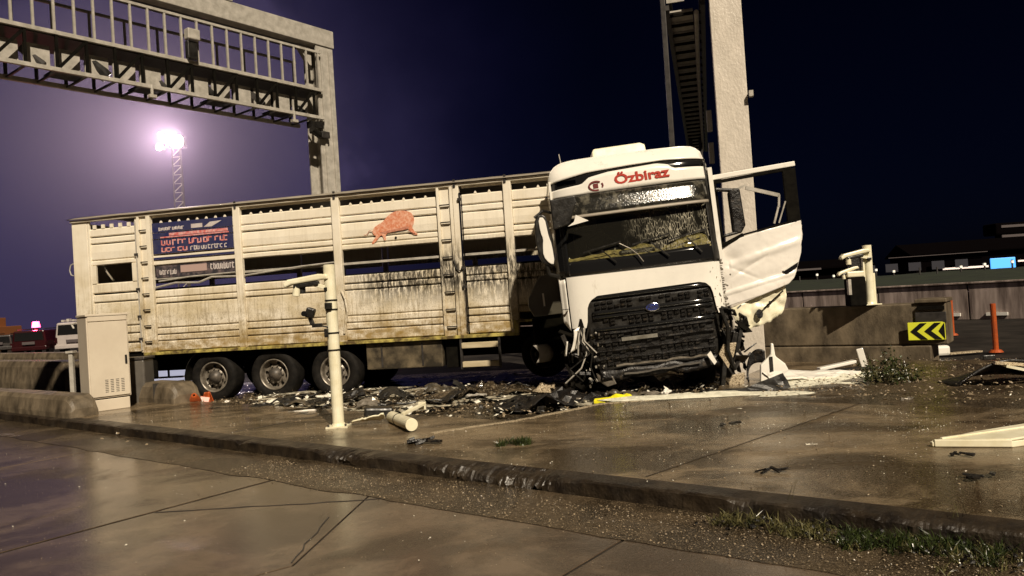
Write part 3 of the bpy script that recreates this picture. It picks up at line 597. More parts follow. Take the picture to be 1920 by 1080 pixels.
# windscreen and its black surround
panel((-1.08, 1.16), 2.20, 2.92, .012, .008, 30, 6).build('windscreen', 'windscreen', A, smooth=True)
panel((-1.23, 1.25), lin([(-1.23, 1.99), (1.25, 1.96)]), lin([(-1.23, 2.22), (0, 2.20), (1.25, 2.24)]), -.008, .05, 30, 4).build('cowl', 'gloss', A, smooth=True)
def wip(x0, z0, x1, z1):
    f = lambda x, z: (x, fy(x, z)-.05, z); o = MB().bar(f(x0, z0), f(x1, z1), .02, .02).bar(f(x1-.28, z1-.0), f(x1+.30, z1+.10), .014, .02).build('wiper', 'black', A)
wip(-.35, 2.12, -.55, 2.33); wip(.45, 2.12, .20, 2.36); wip(.95, 2.12, .75, 2.36)
MB().tube([(-.30, -.0, 2.42), (-.12, -.04, 2.30), (-.02, -.05, 2.20), (.05, -.06, 2.08)], .008, 6).build('loose_cable', 'rim', A)
# interior
MB().grid(lambda a, b: Vector((-1.08+2.2*a, .10+.14*b, 2.20+(.07+.11*a+.06*fbm(a*5, 1, 2))*b+.03*b*fbm(a*16, b*5, 2))), 50, 12).build('dashboard', 'dash', A, smooth=True, solid=.02)
st = MB(); cx, cy, cz = -.50, .50, 2.42
for k in range(20):
    t, t2 = 2*math.pi*k/20, 2*math.pi*(k+1)/20
    P = lambda t: (cx+.22*math.cos(t), cy+.22*math.sin(t)*.35, cz+.22*math.sin(t)*.9)
    st.cyl(P(t), P(t2), .017, 6)
st.bar((cx-.2, cy, cz), (cx+.2, cy, cz), .05, .03).build('steering_wheel', 'black', A)
for x in (-.62, .60): MB().box(x-.26, x+.26, 1.1, 1.3, 1.8, 2.75).box(x-.15, x+.15, 1.12, 1.25, 2.76, 2.95).box(x-.26, x+.26, .75, 1.1, 1.7, 1.85).build('seat', 'steel_dark', A, bevel=.05)
MB().box(-.28, .28, .11, .4, 2.19, 2.30).build('dash_binnacle', 'black', A, bevel=.04)
MB().box(.30, .42, .14, .3, 2.26, 2.42).build('dash_screen', 'black', A, bevel=.02)
# lettering on the brow
tm = Matrix.Translation((.20, fy(.1, 3.4)-.022, 3.385)) @ Matrix.Rotation(R(-1.5), 4, 'Y') @ Matrix.Rotation(R(90), 4, 'X')
text_mesh('Özbiraz', .205, 'company_name', 'red', A, tm @ Matrix.Scale(1.28, 4, (1, 0, 0)), .004, .006)
lg = MB()
for k in range(16):
    t, t2 = R(-30+20*k), R(-10+20*k); c = lambda t, r: (-.505+r*1.25*math.cos(t), fy(-.5, 3.36)-.022, 3.325+r*.8*math.sin(t))
    if k != 3: lg.bar(c(t, .085), c(t2, .085), .012, .026)
lg.box(-.545, -.47, fy(-.5, 3.3)-.024, fy(-.5, 3.3)-.016, 3.29, 3.36); lg.build('logo_ring', 'redshadow', A)
# hood and corner panels round the black insert
gl, gr = -.86, 1.03
hood = panel((-1.13, 1.23), lin([(-1.13, 1.20), (-.90, 1.19), (-.885, 1.40), (-.86, 1.52), (-.80, 1.60), (-.70, 1.655), (.85, 1.675), (.95, 1.65), (1.02, 1.58), (1.06, 1.44), (1.075, 1.24), (1.10, 1.17), (1.23, 1.22)]), lin([(-1.13, 1.985), (1.23, 1.955)]), -.012, .05, 90, 8).build('bonnet', 'cabwhite', A, smooth=False)
for p in hood.data.polygons: p.use_smooth = False
panel((-1.245, -1.15), lin([(-1.245, 1.30), (-1.15, 1.16)]), 1.97, -.0, .06, 4, 8).build('corner_deflector', 'cabwhite', A, smooth=True)
MB().box(-1.26, -1.15, .08, .12, 1.50, 1.51).build('panel_gap', 'black', A)
# grille insert
ins = panel((-.90, 1.10), lin([(-.90, .66), (-.7, .40), (.95, .38), (1.10, .7)]), 1.69, .03, .06, 40, 8).build('grille', 'black', A, smooth=True)
random.seed(5)
def hexrow(z0, z1, x0, x1, n, skip=.1):
    mb = MB()
    for i in range(n):
        if random.random() < skip*1.8: continue
        xa = x0+(x1-x0)*i/n+.012; xb = x0+(x1-x0)*(i+1)/n-.012; dz = random.uniform(-.006, .006); y = fy((xa+xb)/2, z0)
        mb.add([(xa, y-.005, z0+dz), (xb, y-.005, z0+dz+.004), (xb, y-.012, z1+dz+.004), (xa, y-.012, z1+dz), (xa, y+.03, z0+dz), (xb, y+.03, z0+dz), (xb, y+.03, z1+dz), (xa, y+.03, z1+dz)], [(0,1,2,3),(4,7,6,5),(0,4,5,1),(1,5,6,2),(2,6,7,3),(3,7,4,0)])
    return mb
for z in (1.52, 1.455, 1.25, 1.19): hexrow(z, z+.035, -.76, 1.0, 18).build('grille_mesh', 'blackmud', ins)['kind'] = 'stuff'
for z0, z1 in ((1.36, 1.42), (1.30, 1.345), (1.11, 1.16)): panel((-.80, 1.02), z0, z1, -.015, .05, 20, 2).build('grille_bar', 'gloss', ins, smooth=True)
panel((-.84, 1.04), 1.60, 1.65, -.005, .05, 20, 2).build('grille_bar', 'gloss', ins, smooth=True)
em = MB().prism([(.10+.115*math.cos(R(12*k)), fy(.1, 1.38)-.045, 1.385+.062*math.sin(R(12*k))) for k in range(30)], (0, .03, 0)).build('emblem', 'chrome', A, bevel=.006)
MB().prism([(.10+.100*math.cos(R(12*k)), fy(.1, 1.38)-.051, 1.385+.050*math.sin(R(12*k))) for k in range(30)], (0, .01, 0)).build('emblem_field', mat('emblem_blue', (.03, .04, .16), .2), em)
text_mesh('Ford', .085, 'emblem_script', 'chrome', em, Matrix.Translation((.10, fy(.1, 1.38)-.053, 1.385)) @ Matrix.Rotation(R(90), 4, 'X') @ Matrix.Scale(1.15, 4, (1, 0, 0)), .002, .001, .3)
# lower grille and bumper, battered
for i, z in enumerate((1.02, .955, .895, .83, .77, .71, .65, .60)):
    hexrow(z-.018, z+.016, -.78, .98, 17, .18).build('grille_mesh', 'blackmud', ins)['kind'] = 'stuff'
for z in (1.06, .925, .80, .675):
    panel((-.84, 1.0), lambda x: z + .010*fbm(x*3, z*9), lambda x: z+.03+.012*fbm(x*3, z*9), -.03, .05, 26, 2).build('grille_bar', 'blackmud', ins)
panel((-.42, .12), .93, .985, -.045, .02, 6, 2).build('number_plate', mat('blank_plate', (.22, .21, .18), .5, col2=(.1, .09, .07), scale=8), A)
bz = lambda o: (lambda x: .36+o+.05*fbm(x*2.5, 1)+.02*abs(x))
panel((-.80, 1.0), bz(0), bz(.15), -.05, .06, 40, 3, yf=lambda x, z: fy(x, z)+.03*fbm(x*5, z*5)).build('bumper', 'blackmud', A, smooth=True)
panel((-.55, .86), lambda x: .56+.02*fbm(x*4, 2), lambda x: .585+.03*fbm(x*4, 2), -.06, .03, 30, 2).build('bumper_strip', 'rim', A)
panel((-.45, .70), lambda x: .44+.035*x+.02*fbm(x*3, 9), lambda x: .465+.035*x+.02*fbm(x*3, 9), -.10, .03, 30, 2).build('bumper_strip', 'greyfair', A)
MB().prism([(-.86, .0, .46), (-.62, -.04, .42), (-.58, -.05, .30), (-.72, -.02, .27), (-.84, .02, .36)], (.0, .06, 0)).build('bumper_corner', 'rim', A, bevel=.01)
# smashed lamp bays and hanging wreckage either side
def junk(n, bx, mats, seed, size=(.03, .14), lift=0):
    random.seed(seed); groups = {k: MB() for k in mats}
    for i in range(n):
        p = Vector([random.uniform(a, b) for a, b in bx]); k = random.choice(mats); s = random.uniform(*size)
        mt = Matrix.Translation(p) @ Euler([random.uniform(-3, 3) for _ in range(3)]).to_matrix().to_4x4()
        t = random.random()
        if t < .5: groups[k].box(-s, s, -s*random.uniform(.1, .5), s*.3, -.012, .012, mt)
        elif t < .8: groups[k].prism([mt @ Vector(q) for q in ((-s, -s*.5, 0), (s, -s*.2, 0), (s*.5, s*.6, 0), (-s*.4, s*.7, 0))], mt.to_3x3() @ Vector((0, 0, .015)))
        else: groups[k].cyl(mt @ Vector((-s, 0, 0)), mt @ Vector((s, 0, 0)), random.uniform(.006, .02), 6)
    return groups
for nm, n, bx, sd_ in (('left_wreckage', 90, ((-1.30, -.78), (.02, .7), (.22, 1.22)), 1), ('right_wreckage', 80, ((1.0, 1.50), (.02, .5), (.25, 1.28)), 2)):
    for k, mb in junk(n, bx, ['black', 'chassis', 'blackmud', 'steel_dark', 'chassis'], sd_, (.03, .16)).items():
        if mb.v: mb.build('crumpled_parts', k, A)['kind'] = 'stuff'
for k, mb in junk(26, ((-1.0, -.72), (-.06, .1), (.25, 1.15)), ['rim', 'steel'], 9, (.008, .03)).items(): mb.build('bright_fragments', k, A)['kind'] = 'stuff'
for k, mb in junk(26, ((1.05, 1.35), (-.06, .1), (.8, 1.9)), ['rim', 'shard'], 19, (.008, .025)).items(): mb.build('bright_fragments', k, A)['kind'] = 'stuff'
MB().box(-1.1, 1.1, .35, 1.6, .45, 1.0).build('engine_block', 'chassis', A, bevel=.05)
random.seed(12)
for i in range(7):
    x = random.uniform(-1.2, -.75); MB().tube([(x+random.uniform(-.08, .08)*k, -.03-random.random()*.06, 1.2-.2*k) for k in range(random.randint(3, 6))], .011, 5).build('dangling_wire', random.choice(['black', 'black', 'steel']), A)
MB().tube([(1.10, -.05, 1.25), (1.16, -.1, .95), (1.12, -.1, .6), (1.2, -.05, .3)], .03, 8).build('dangling_hose', 'black', A)
MB().grid(lambda a, b: Vector((-1.12+.14*a - .10*b*b, .0+.05*a, 1.18-.34*b+.06*a)), 4, 8).build('torn_strip', 'cabwhite', A, smooth=True, solid=.012)
MB().grid(lambda a, b: Vector((-1.23-.02*a-.05*b, .03+.04*a, 1.02-.22*b)), 3, 6).build('torn_strip', 'cabwhite', A, smooth=True, solid=.012)
MB().prism([(.80, -.12, .58), (.86, -.12, .63), (.93, -.12, .46), (.89, -.12, .42)], (0, .02, 0)).build('torn_strip', 'cabwhite', A)
# foot step of the door side, hanging in two perforated plates
fs = MB().bar((1.14, .0, .80), (.98, -.02, .05), .09, .07).bar((1.30, .05, .85), (1.10, .0, .35), .08, .08).bar((1.10, 0, .40), (1.28, 0, .0), .07, .06).bar((1.38, .05, .9), (1.26, .03, .55), .12, .06).build('step_frame', 'black', A, bevel=.01)
MB().prism([(.99, -.06, .56), (1.08, -.06, .70), (1.27, -.06, .70), (1.21, -.06, .52), (1.10, -.06, .33)], (0, .03, .01)).build('step_plate', 'perf', fs, bevel=.005)
MB().prism([(1.08, -.06, .12), (1.15, -.06, .22), (1.34, -.06, .24), (1.30, -.06, .06), (1.20, -.06, -.08), (1.10, -.06, -.04)], (0, .03, .01)).build('step_plate', 'perf', fs, bevel=.005)
# wing mirror, viewer's left
mr = MB().prism([(x, -.15, z) for x, z in smoothpoly([(-1.50, 2.96), (-1.34, 2.98), (-1.30, 2.80), (-1.27, 2.50), (-1.27, 2.18), (-1.36, 2.18), (-1.50, 2.28), (-1.53, 2.62)], 1)], (0, .12, 0)).build('wing_mirror', 'black', A, bevel=.02)
MB().prism([(x, -.175, z) for x, z in smoothpoly([(-1.45, 2.93), (-1.35, 2.92), (-1.33, 2.70), (-1.32, 2.62), (-1.29, 2.50), (-1.28, 2.20), (-1.36, 2.22), (-1.44, 2.34), (-1.43, 2.5), (-1.41, 2.6), (-1.44, 2.70)], 1)], (0, .03, 0)).build('mirror_shell', 'cabwhite', mr, bevel=.01)
MB().tube([(-1.24, .03, 3.0), (-1.36, -.08, 3.03), (-1.50, -.10, 2.94)], .022, 8).tube([(-1.24, .03, 2.02), (-1.38, -.06, 2.06), (-1.40, -.1, 2.2)], .03, 8).build('mirror_arm', 'black', mr)
# hanging door, viewer's right
D = MB()
sk = [(1.25, 1.24), (1.27, 2.06), (1.40, 2.20), (1.62, 2.28), (2.0, 2.34), (2.35, 2.385), (2.545, 2.42), (2.56, 2.30), (2.54, 2.10), (2.47, 1.88), (2.38, 1.66), (2.28, 1.50), (2.24, 1.475)]
def doorskin(a, b):
    x = 1.25+1.31*a; top = lin([(1.25, 2.03), (1.30, 2.12), (1.42, 2.20), (1.62, 2.27), (2.0, 2.34), (2.56, 2.42)])(x); bot = lin([(1.25, 1.235), (1.8, 1.35), (2.24, 1.475), (2.34, 1.56), (2.42, 1.74), (2.50, 1.95), (2.56, 2.30)])(x)
    z = bot+(top-bot)*b
    dent = .05*math.exp(-((x-1.45)/.14)**2-((z-1.95)/.10)**2) + .035*math.exp(-((x-2.0)/.3)**2-((z-1.62-.2*(x-2))/.09)**2) - .03*math.exp(-(((z-1.98-.22*(x-1.9))/.05)**2))*(1 if x > 1.4 else 0)
    cr = .016*max(0, 1-abs(z-1.70-.5*(x-1.45))/.06)*math.exp(-((x-1.65)/.3)**2) + .014*max(0, 1-abs(z-1.78+.55*(x-1.5))/.045)*math.exp(-((x-1.6)/.22)**2) - .02*max(0, 1-abs(z-1.5-.18*(x-1.6))/.04)
    return Vector((x, .27+.05*math.sin(a*2.8)*-1 + .04*abs(a-.5) + dent*.7 + cr + .010*fbm(x*2.2, z*2.6) + .002*fbm(x*9, z*9), z))
dr = MB().grid(doorskin, 80, 56).build('door', 'doorwhite', A, smooth=True, solid=.045)
MB().prism([(2.17, .205, 1.66), (2.43, .215, 1.79), (2.40, .215, 1.71), (2.22, .205, 1.61)], (0, .02, 0)).build('handle_recess', 'gloss', dr, bevel=.006)
MB().bar((2.18, .20, 1.685), (2.42, .205, 1.80), .015, .02).build('door_handle', 'cabwhite', dr)
MB().bar((1.25, .27, 3.24), (2.58, .27, 3.30), .06, .075, (0, 0, 1)).build('window_rail', 'cabwhite', dr, bevel=.01)
MB().bar((1.34, .275, 3.17), (2.52, .275, 3.235), .05, .05).prism([(2.38, .25, 3.22), (2.58, .25, 3.24), (2.56, .25, 2.43), (2.36, .25, 2.385)], (0, .05, 0)).prism([(1.27, .25, 3.2), (1.35, .25, 3.2), (1.36, .25, 2.2), (1.27, .25, 2.1)], (0, .05, 0)).bar((1.3, .25, 2.17), (1.66, .25, 2.31), .05, .06).bar((1.66, .25, 2.31), (2.5, .25, 2.43), .04, .03).build('window_frame', 'chassis', dr, bevel=.008)
MB().bar((1.78, .22, 3.02), (2.27, .22, 2.84), .03, .055).bar((2.27, .22, 2.85), (2.24, .22, 2.66), .03, .03).bar((2.24, .22, 2.68), (2.14, .22, 2.42), .03, .028).bar((1.60, .22, 3.00), (1.78, .22, 3.06), .03, .03).build('quarter_light_frame', 'steel', dr)
MB().tube([(2.36, .24, 2.74), (2.22, .24, 2.42)], .012, 6).build('trim_strip', 'steel', dr)
MB().prism([(1.50, .17, 2.98), (1.58, .17, 3.04), (1.68, .17, 3.02), (1.70, .17, 2.45), (1.62, .17, 2.33), (1.50, .17, 2.36)], (0, .12, 0)).bar((1.3, .2, 3.05), (1.6, .2, 3.0), .05, .06).bar((1.34, .2, 2.32), (1.6, .2, 2.36), .05, .05).build('door_mirror', 'blackmud', dr, bevel=.03)
def torn(a, b):
    x = 1.33+.88*a; top = 1.24+.25*a; bot = lin([(1.33, 1.14), (1.44, .90), (1.50, .84), (1.62, .86), (1.8, .90), (2.0, .97), (2.16, 1.08), (2.21, 1.3)])(x)+.025*noise.noise(Vector((x*16, 0, 0)))
    z = bot+(top-.035-bot)*b; return Vector((x, .30+.05*fbm(x*5, z*5, 3)-.0, z))
tp = MB().grid(torn, 44, 12).build('torn_inner_panel', 'cream', dr, smooth=True, solid=.012)
for cx_, cz_, r_ in ((1.52, 1.02, .035), (1.75, 1.07, .05), (1.93, 1.22, .02)):
    MB().prism([(cx_+r_*math.cos(R(45*k)), .225, cz_+r_*1.5*math.sin(R(45*k))) for k in range(8)], (0, .03, 0)).build('panel_hole', 'blackmud', tp)
MB().bar((1.82, .24, 1.14), (2.15, .24, 1.38), .012, .02).build('torn_bracket', 'chassis', tp)
# edge of the door opening: chipped strip
mb = MB()
for i in range(26):
    z = 1.15+.85*i/26; mb.box(1.235+random.uniform(-.01, .01), 1.26+random.uniform(-.01, .015), .16, .2, z, z+random.uniform(.01, .035))
mb.build('chipped_edge', 'rim', A)
# behind the cab: grey side fairing, frame, wheels
MB().prism([(x, 1.30, z) for x, z in [(-1.62, 1.97), (-1.52, 2.10), (-1.24, 2.12), (-1.22, 1.42), (-1.70, 1.42), (-1.78, 1.60), (-1.76, 1.74)]], (0, .10, 0)).build('side_fairing', 'greyfair', A, bevel=.015)
MB().box(-1.52, -1.49, 1.285, 1.30, 1.58, 1.80).build('fairing_mark', 'reflect', A)
MB().box(-.5, -.38, 1.8, 6.6, .70, .95).box(.38, .5, 1.8, 6.6, .70, .95).build('chassis_frame', 'chassis', A)
MB().box(-1.75, -1.18, 1.38, 1.9, .55, 1.40).build('battery_box', 'chassis', A, bevel=.03)
for s in (-1, 1):
    wheel(A, s*1.02, .95, .49, rot=(0, 0, s*math.pi/2))
    wheel(A, s*1.05, 5.2, .49, rot=(0, 0, s*math.pi/2))
MB().grid(lambda a, b: Vector((-1.78+.24*a, 1.18+.05*a, .95-.30*b)) + Vector((.09*math.sin(b*3), 0, 0)), 3, 8).build('mudguard_shard', 'steel', A, smooth=True, solid=.01)

# ------------------------------------------------------------------ gantries
GD = Vector((-.62, -.785, 0)).normalized()
GROT = math.atan2(GD.y, GD.x)
G = thing('sign_gantry', 'long steel gantry with railing and truss spanning the left road above the trailer', 'gantry', (-4.33, 18.0, 0), GROT)
# local frame: x along the span (towards the left foreground), y = towards the viewer's right-hand side
SP = 14.5
def column(parent, x, h, w=.50, dp=.50, m='steel'):
    c = MB().box(x-w/2, x+w/2, dp/2-.05, dp/2, 0, h).box(x-w/2, x+w/2, -dp/2, -dp/2+.05, 0, h).box(x-.04, x+.04, -dp/2+.05, dp/2-.05, 0, h).build('column', m, parent, bevel=.008)
    MB().box(x-w/2+.10, x-w/2+.16, dp/2, dp/2+.04, 0, h-.1).box(x+w/2-.16, x+w/2-.10, dp/2, dp/2+.04, 0, h-.1).build('column_rib', m, c, bevel=.004)
    MB().box(x-w/2-.2, x+w/2+.2, -dp/2-.2, dp/2+.2, .0, .06).build('base_plate', m, c)
    return c
column(G, 0, 7.98); column(G, SP, 7.98)
bm = MB().box(-.28, SP+.28, .0, .28, 7.98, 8.40).build('top_beam', 'steel', G, bevel=.012)
MB().box(-.28, SP+.28, -.42, -.004, 8.02, 8.30).build('top_beam', 'steel_dark', G, bevel=.012)
MB().box(2.4, 3.6, -.35, .30, 8.402, 8.55).build('beam_splice', 'steel', G, bevel=.01)
MB().prism([(.25, -.06, 7.95), (.62, -.06, 7.95), (.25, -.06, 7.45)], (0, .12, 0)).build('corner_gusset', 'steel', G)
rl = MB().bar((.2, .34, 7.76), (SP-.2, .34, 7.76), .05, .05).bar((.2, .34, 6.86), (SP-.2, .34, 6.86), .06, .07).build('rail', 'steel', G)
n = int((SP-.5)/.335)
bal = MB().box(-.02, .02, -.02, .02, 0, .88).mesh('baluster'); bal.materials.append(M['steel'])
for i in range(n+1):
    o = bpy.data.objects.new('baluster', bal); COL.objects.link(o); o.parent = G; o.location = (.28+.335*i, .34, 6.88)
for i in range(n+1):
    if i % 2 == 0:
        o = bpy.data.objects.new('baluster', bal); COL.objects.link(o); o.parent = G; o.location = (.28+.335*i, -.62, 6.88)
MB().bar((.2, -.62, 7.76), (SP-.2, -.62, 7.76), .05, .05).build('rail', 'steel', G)
MB().box(.2, SP-.2, -.66, .30, 6.80, 6.83).build('walkway', 'steel_dark', G)
MB().bar((.2, .34, 6.20), (SP-.2, .34, 6.20), .07, .07).bar((.2, -.62, 6.20), (SP-.2, -.62, 6.20), .08, .08).build('truss_chord', 'steel', G)
for i in range(int(SP/.5)):
    x = .45+.5*i
    MB().bar((x, .33, 6.23), (x, .33, 6.82), .045, .045).build('truss_post', 'chassis', G)
    if i % 2 == 0: MB().bar((x+.03, .33, 6.78), (x+.47, .33, 6.25), .05, .05).build('truss_diagonal', 'chassis', G)
    MB().bar((x, -.62, 6.23), (x, -.62, 6.82), .05, .05).bar((x, .3, 6.19), (x, -.6, 6.19), .035, .035).build('truss_brace', 'steel_dark', G)
    MB().box(x+.04, x+.46, .10, .13, 6.30, 6.66).build('infill_panel', 'steel', G)
    if i % 3 == 1: MB().box(x-.03, x+.5, -.3, .1, 6.23, 6.26).build('cable_tray', 'black', G)
random.seed(4)
for i in range(12):
    x = .6+1.1*i; MB().cyl((x, .1, 6.3), (x+.3, .0, 6.6), random.uniform(.07, .13), 10).build('cable_coil', random.choice(['black', 'steel_dark']), G)
for x in (1.05, 4.3, 7.6): MB().cyl((x, .36, 6.02), (x, .36, 6.24), .03, 8).box(x-.07, x+.07, .31, .41, 5.98, 6.04).build('hanging_sensor', 'steel', G)
# box on the railing and detector cluster by the column
lb = thing('camera_box', 'small pale device box clamped on the railing of the left gantry', 'camera', tuple(Matrix.Translation(G.location) @ Matrix.Rotation(GROT, 4, 'Z') @ Vector((3.45, .40, 7.28))), GROT)
MB().box(-.13, .13, -.06, .12, 0, .22).build('housing', 'steel', lb, bevel=.02); MB().box(-.10, .12, -.06, .06, -.38, -.02).build('junction_box', 'black', lb, bevel=.02)
dc = thing('traffic_detector', 'dark detector cluster bolted to the left gantry column just under the truss', 'detector', tuple(Matrix.Translation(G.location) @ Matrix.Rotation(GROT, 4, 'Z') @ Vector((.32, .25, 5.9))), GROT)
MB().box(-.1, .25, -.1, .1, .05, .2).bar((.0, 0, .2), (.3, .1, -.1), .06, .06).build('bracket', 'black', dc, bevel=.01)
MB().cyl((.05, .1, -.12), (.3, .15, -.02), .08, 12).build('lens_tube', 'black', dc); MB().box(-.22, .02, -.02, .16, -.18, -.02).build('housing', 'steel_dark', dc, bevel=.02)

G2 = thing('toll_gantry', 'second steel gantry, its speckled column standing right behind the truck cab', 'gantry', (4.09, 13.15, 0), math.atan2(.967, .256))
# local x runs away from the camera, y to the viewer's left
MB().box(-.02, .52, -.27, .27, 0, 8.6).build('column', mat('wet_speckled_steel', (.55, .50, .43), .22, col2=(.66, .60, .52), scale=3.5, bump=.011, bscale=26, rough2=.42, stretch=(1, 1, .6)), G2, bevel=.012)
MB().box(-.14, -.02, -.36, -.29, 4.9, 5.0).build('side_bracket', 'steel', G2)
for y in (.38, 1.02): MB().bar((.2, y, 6.78), (15.5, y, 6.78), .09, .09).build('truss_chord', 'steel_dark', G2)
for y in (.38, 1.02): MB().bar((.2, y, 7.7), (15.5, y, 7.7), .09, .09).build('truss_chord', 'steel_dark', G2)
for i in range(26):
    x = .6+.58*i
    MB().box(x+.02, x+.55, .56, 1.0, 6.83, 6.86).build('deck_plate', 'steel', G2)
    MB().bar((x, .40, 6.76), (x, 1.0, 6.76), .05, .05).build('cross_bar', 'chassis', G2)
    MB().bar((x, .38, 6.8), (x+.58, .38, 7.68), .05, .05).build('truss_diagonal', 'steel' if i % 3 == 0 else 'steel_dark', G2)
MB().tube([(.4, .50, 6.70), (5, .52, 6.68), (15, .50, 6.70)], .045, 8).build('conduit', 'steel', G2)
MB().box(.1, 15.4, .36, .39, 6.85, 7.65).build('side_sheet', 'steel_dark', G2)
MB().box(.2, .4, 1.04, 1.13, 0, 9.2).build('outer_post', 'steel_dark', G2, bevel=.01)
MB().prism([(.3, .70, 6.9), (.3, 1.02, 6.9), (.3, 1.02, 7.9)], (.03, 0, 0)).build('gusset', 'steel', G2)
for y in (.52, .85): MB().box(13.2, 13.4, y, y+.12, 0, 7.7).build('far_column', 'steel_dark', G2)
for x, z in ((1.0, 4.6), (1.1, 4.0)): MB().box(x, x+.1, .34, .44, z, z+.4).build('wall_box', 'steel', G2, bevel=.01)
MB().box(.0, .52, -.27, .27, 0, .06).build('base_plate', 'steel', G2)

# ------------------------------------------------------------------ floodlight mast
LM = thing('floodlight_mast', 'tall lattice mast with glaring floodlights beyond the trailer', 'floodlight', (-21.9, 50, 0))
for dx, dy in ((-.28, 0), (.28, 0), (0, .45)): MB().cyl((dx*1.5, dy*1.5, 0), (dx, dy, 13.2), .06, 8).build('mast_leg', 'lampbody', LM)
for i in range(22):
    z = .6*i; MB().bar((-.36, 0, z), (.33, 0, z+.6), .05, .05).bar((-.33, 0, z+.6), (.33, 0, z+.6), .04, .04).build('mast_brace', 'steel', LM)
MB().box(-1.3, .7, -.1, .1, 13.2, 13.35).build('head_frame', 'lampbody', LM)
def flood(x, z, s, m, e):
    f = MB().box(x-s, x+s, -.15, .25, z-s*.8, z+s*.8).build('lamp_housing', 'lampbody', LM, bevel=.03)
    MB().cyl((x, -.17, z), (x, -.22, z), s*.92, 20).build('lamp_glass', m, f)
    if e:
        l = bpy.data.lights.new('flood_lamp', 'SPOT'); l.energy = e; l.color = (1, .80, .72); l.spot_size = R(150); l.spot_blend = .5; l.shadow_soft_size = .4
        lo = bpy.data.objects.new('flood_lamp', l); COL.objects.link(lo); lo.parent = LM; lo.location = (x, -.6, z); lo.rotation_euler = Vector((-.3, 1, .75)).to_track_quat('Z', 'Y').to_euler()
flood(.12, 13.6, .50, 'flood', 0); flood(-1.05, 13.3, .24, 'flood', 0); flood(-.95, 14.15, .2, 'floodb', 0); flood(-.45, 13.5, .2, 'lampbody', 0)

hz = bpy.data.materials.new('lamp_mist'); hz.use_nodes = True; t_ = hz.node_tree; t_.nodes.clear()
o_ = t_.nodes.new('ShaderNodeOutputMaterial'); pv = t_.nodes.new('ShaderNodeVolumePrincipled'); pv.inputs['Color'].default_value = (.86, .74, 1, 1); pv.inputs['Density'].default_value = .005; pv.inputs['Anisotropy'].default_value = 0
t_.links.new(pv.outputs[0], o_.inputs['Volume'])
c_ = t_.nodes.new('ShaderNodeTexCoord'); mp_ = t_.nodes.new('ShaderNodeMapping'); mp_.inputs['Scale'].default_value = (1/16, 1/14, 1/13)
gr_ = t_.nodes.new('ShaderNodeTexGradient'); gr_.gradient_type = 'SPHERICAL'; pw_ = t_.nodes.new('ShaderNodeMath'); pw_.operation = 'POWER'; pw_.inputs[1].default_value = 2.0
ml_ = t_.nodes.new('ShaderNodeMath'); ml_.operation = 'MULTIPLY'; ml_.inputs[1].default_value = .034
t_.links.new(c_.outputs['Object'], mp_.inputs[0]); t_.links.new(mp_.outputs[0], gr_.inputs[0]); t_.links.new(gr_.outputs['Fac'], pw_.inputs[0]); t_.links.new(pw_.outputs[0], ml_.inputs[0]); t_.links.new(ml_.outputs[0], pv.inputs['Density'])
S.cycles.volume_step_rate = 3; S.cycles.volume_max_steps = 64
b_ = bmesh.new(); bmesh.ops.create_icosphere(b_, subdivisions=5, radius=1)
for v in b_.verts: v.co = Vector((v.co.x*16, v.co.y*14, v.co.z*13)); 
me = bpy.data.meshes.new('haze'); b_.to_mesh(me); b_.free(); me.materials.append(hz)
hzo = bpy.data.objects.new('haze', me); COL.objects.link(hzo); hzo.location = (-22.5, 47, 13.5); tag(hzo, 'drizzle and mist lit up round the floodlight mast', None, None, 'stuff')
l = bpy.data.lights.new('flood_halo', 'SPOT'); l.spot_size = R(175); l.spot_blend = .3; l.energy = 6500; l.color = (1, .80, .78); l.shadow_soft_size = .5
lo = bpy.data.objects.new('flood_halo', l); COL.objects.link(lo); lo.parent = LM; lo.location = (.1, -.9, 13.6); lo.rotation_euler = (R(90), 0, R(180)) if False else Vector((0, 1, .12)).to_track_quat('Z', 'Y').to_euler()

# ------------------------------------------------------------------ posts on the island
def campost(name, label, loc, h, cams, group, z0=0):
    P = thing(name, label, 'post', loc, 0, group)
    MB().cyl((0, 0, z0), (0, 0, h), .074, 20).build('post', 'cream', P, smooth=False)
    MB().cyl((0, 0, z0), (0, 0, z0+.05), .10, 20, .078).box(-.14, .14, -.12, .12, z0, z0+.018).build('base_flange', 'cream', P)
    for a, b in ((-1, -1), (1, -1), (-1, 1), (1, 1)): MB().cyl((a*.11, b*.09, z0), (a*.11, b*.09, z0+.045), .014, 6).build('bolt', 'steel_dark', P)
    return P
def bands(P, zs):
    for z in zs: MB().cyl((0, 0, z), (0, 0, z+.02), .08, 20).build('clamp_band', 'black', P)
P1 = campost('camera_post', 'cream post with a drooping housing, standing alone on the pavement in front of the trailer', (-2.34, 9.63, .15), 2.09, 1, 'cream camera posts')
bands(P1, (.98, 1.20, 1.50, 1.62)); MB().box(-.09, -.04, -.1, -.05, 1.16, 1.27).build('clamp', 'black', P1, bevel=.006); MB().box(-.06, .03, -.12, -.07, 1.52, 1.60).build('clamp', 'black', P1, bevel=.006)
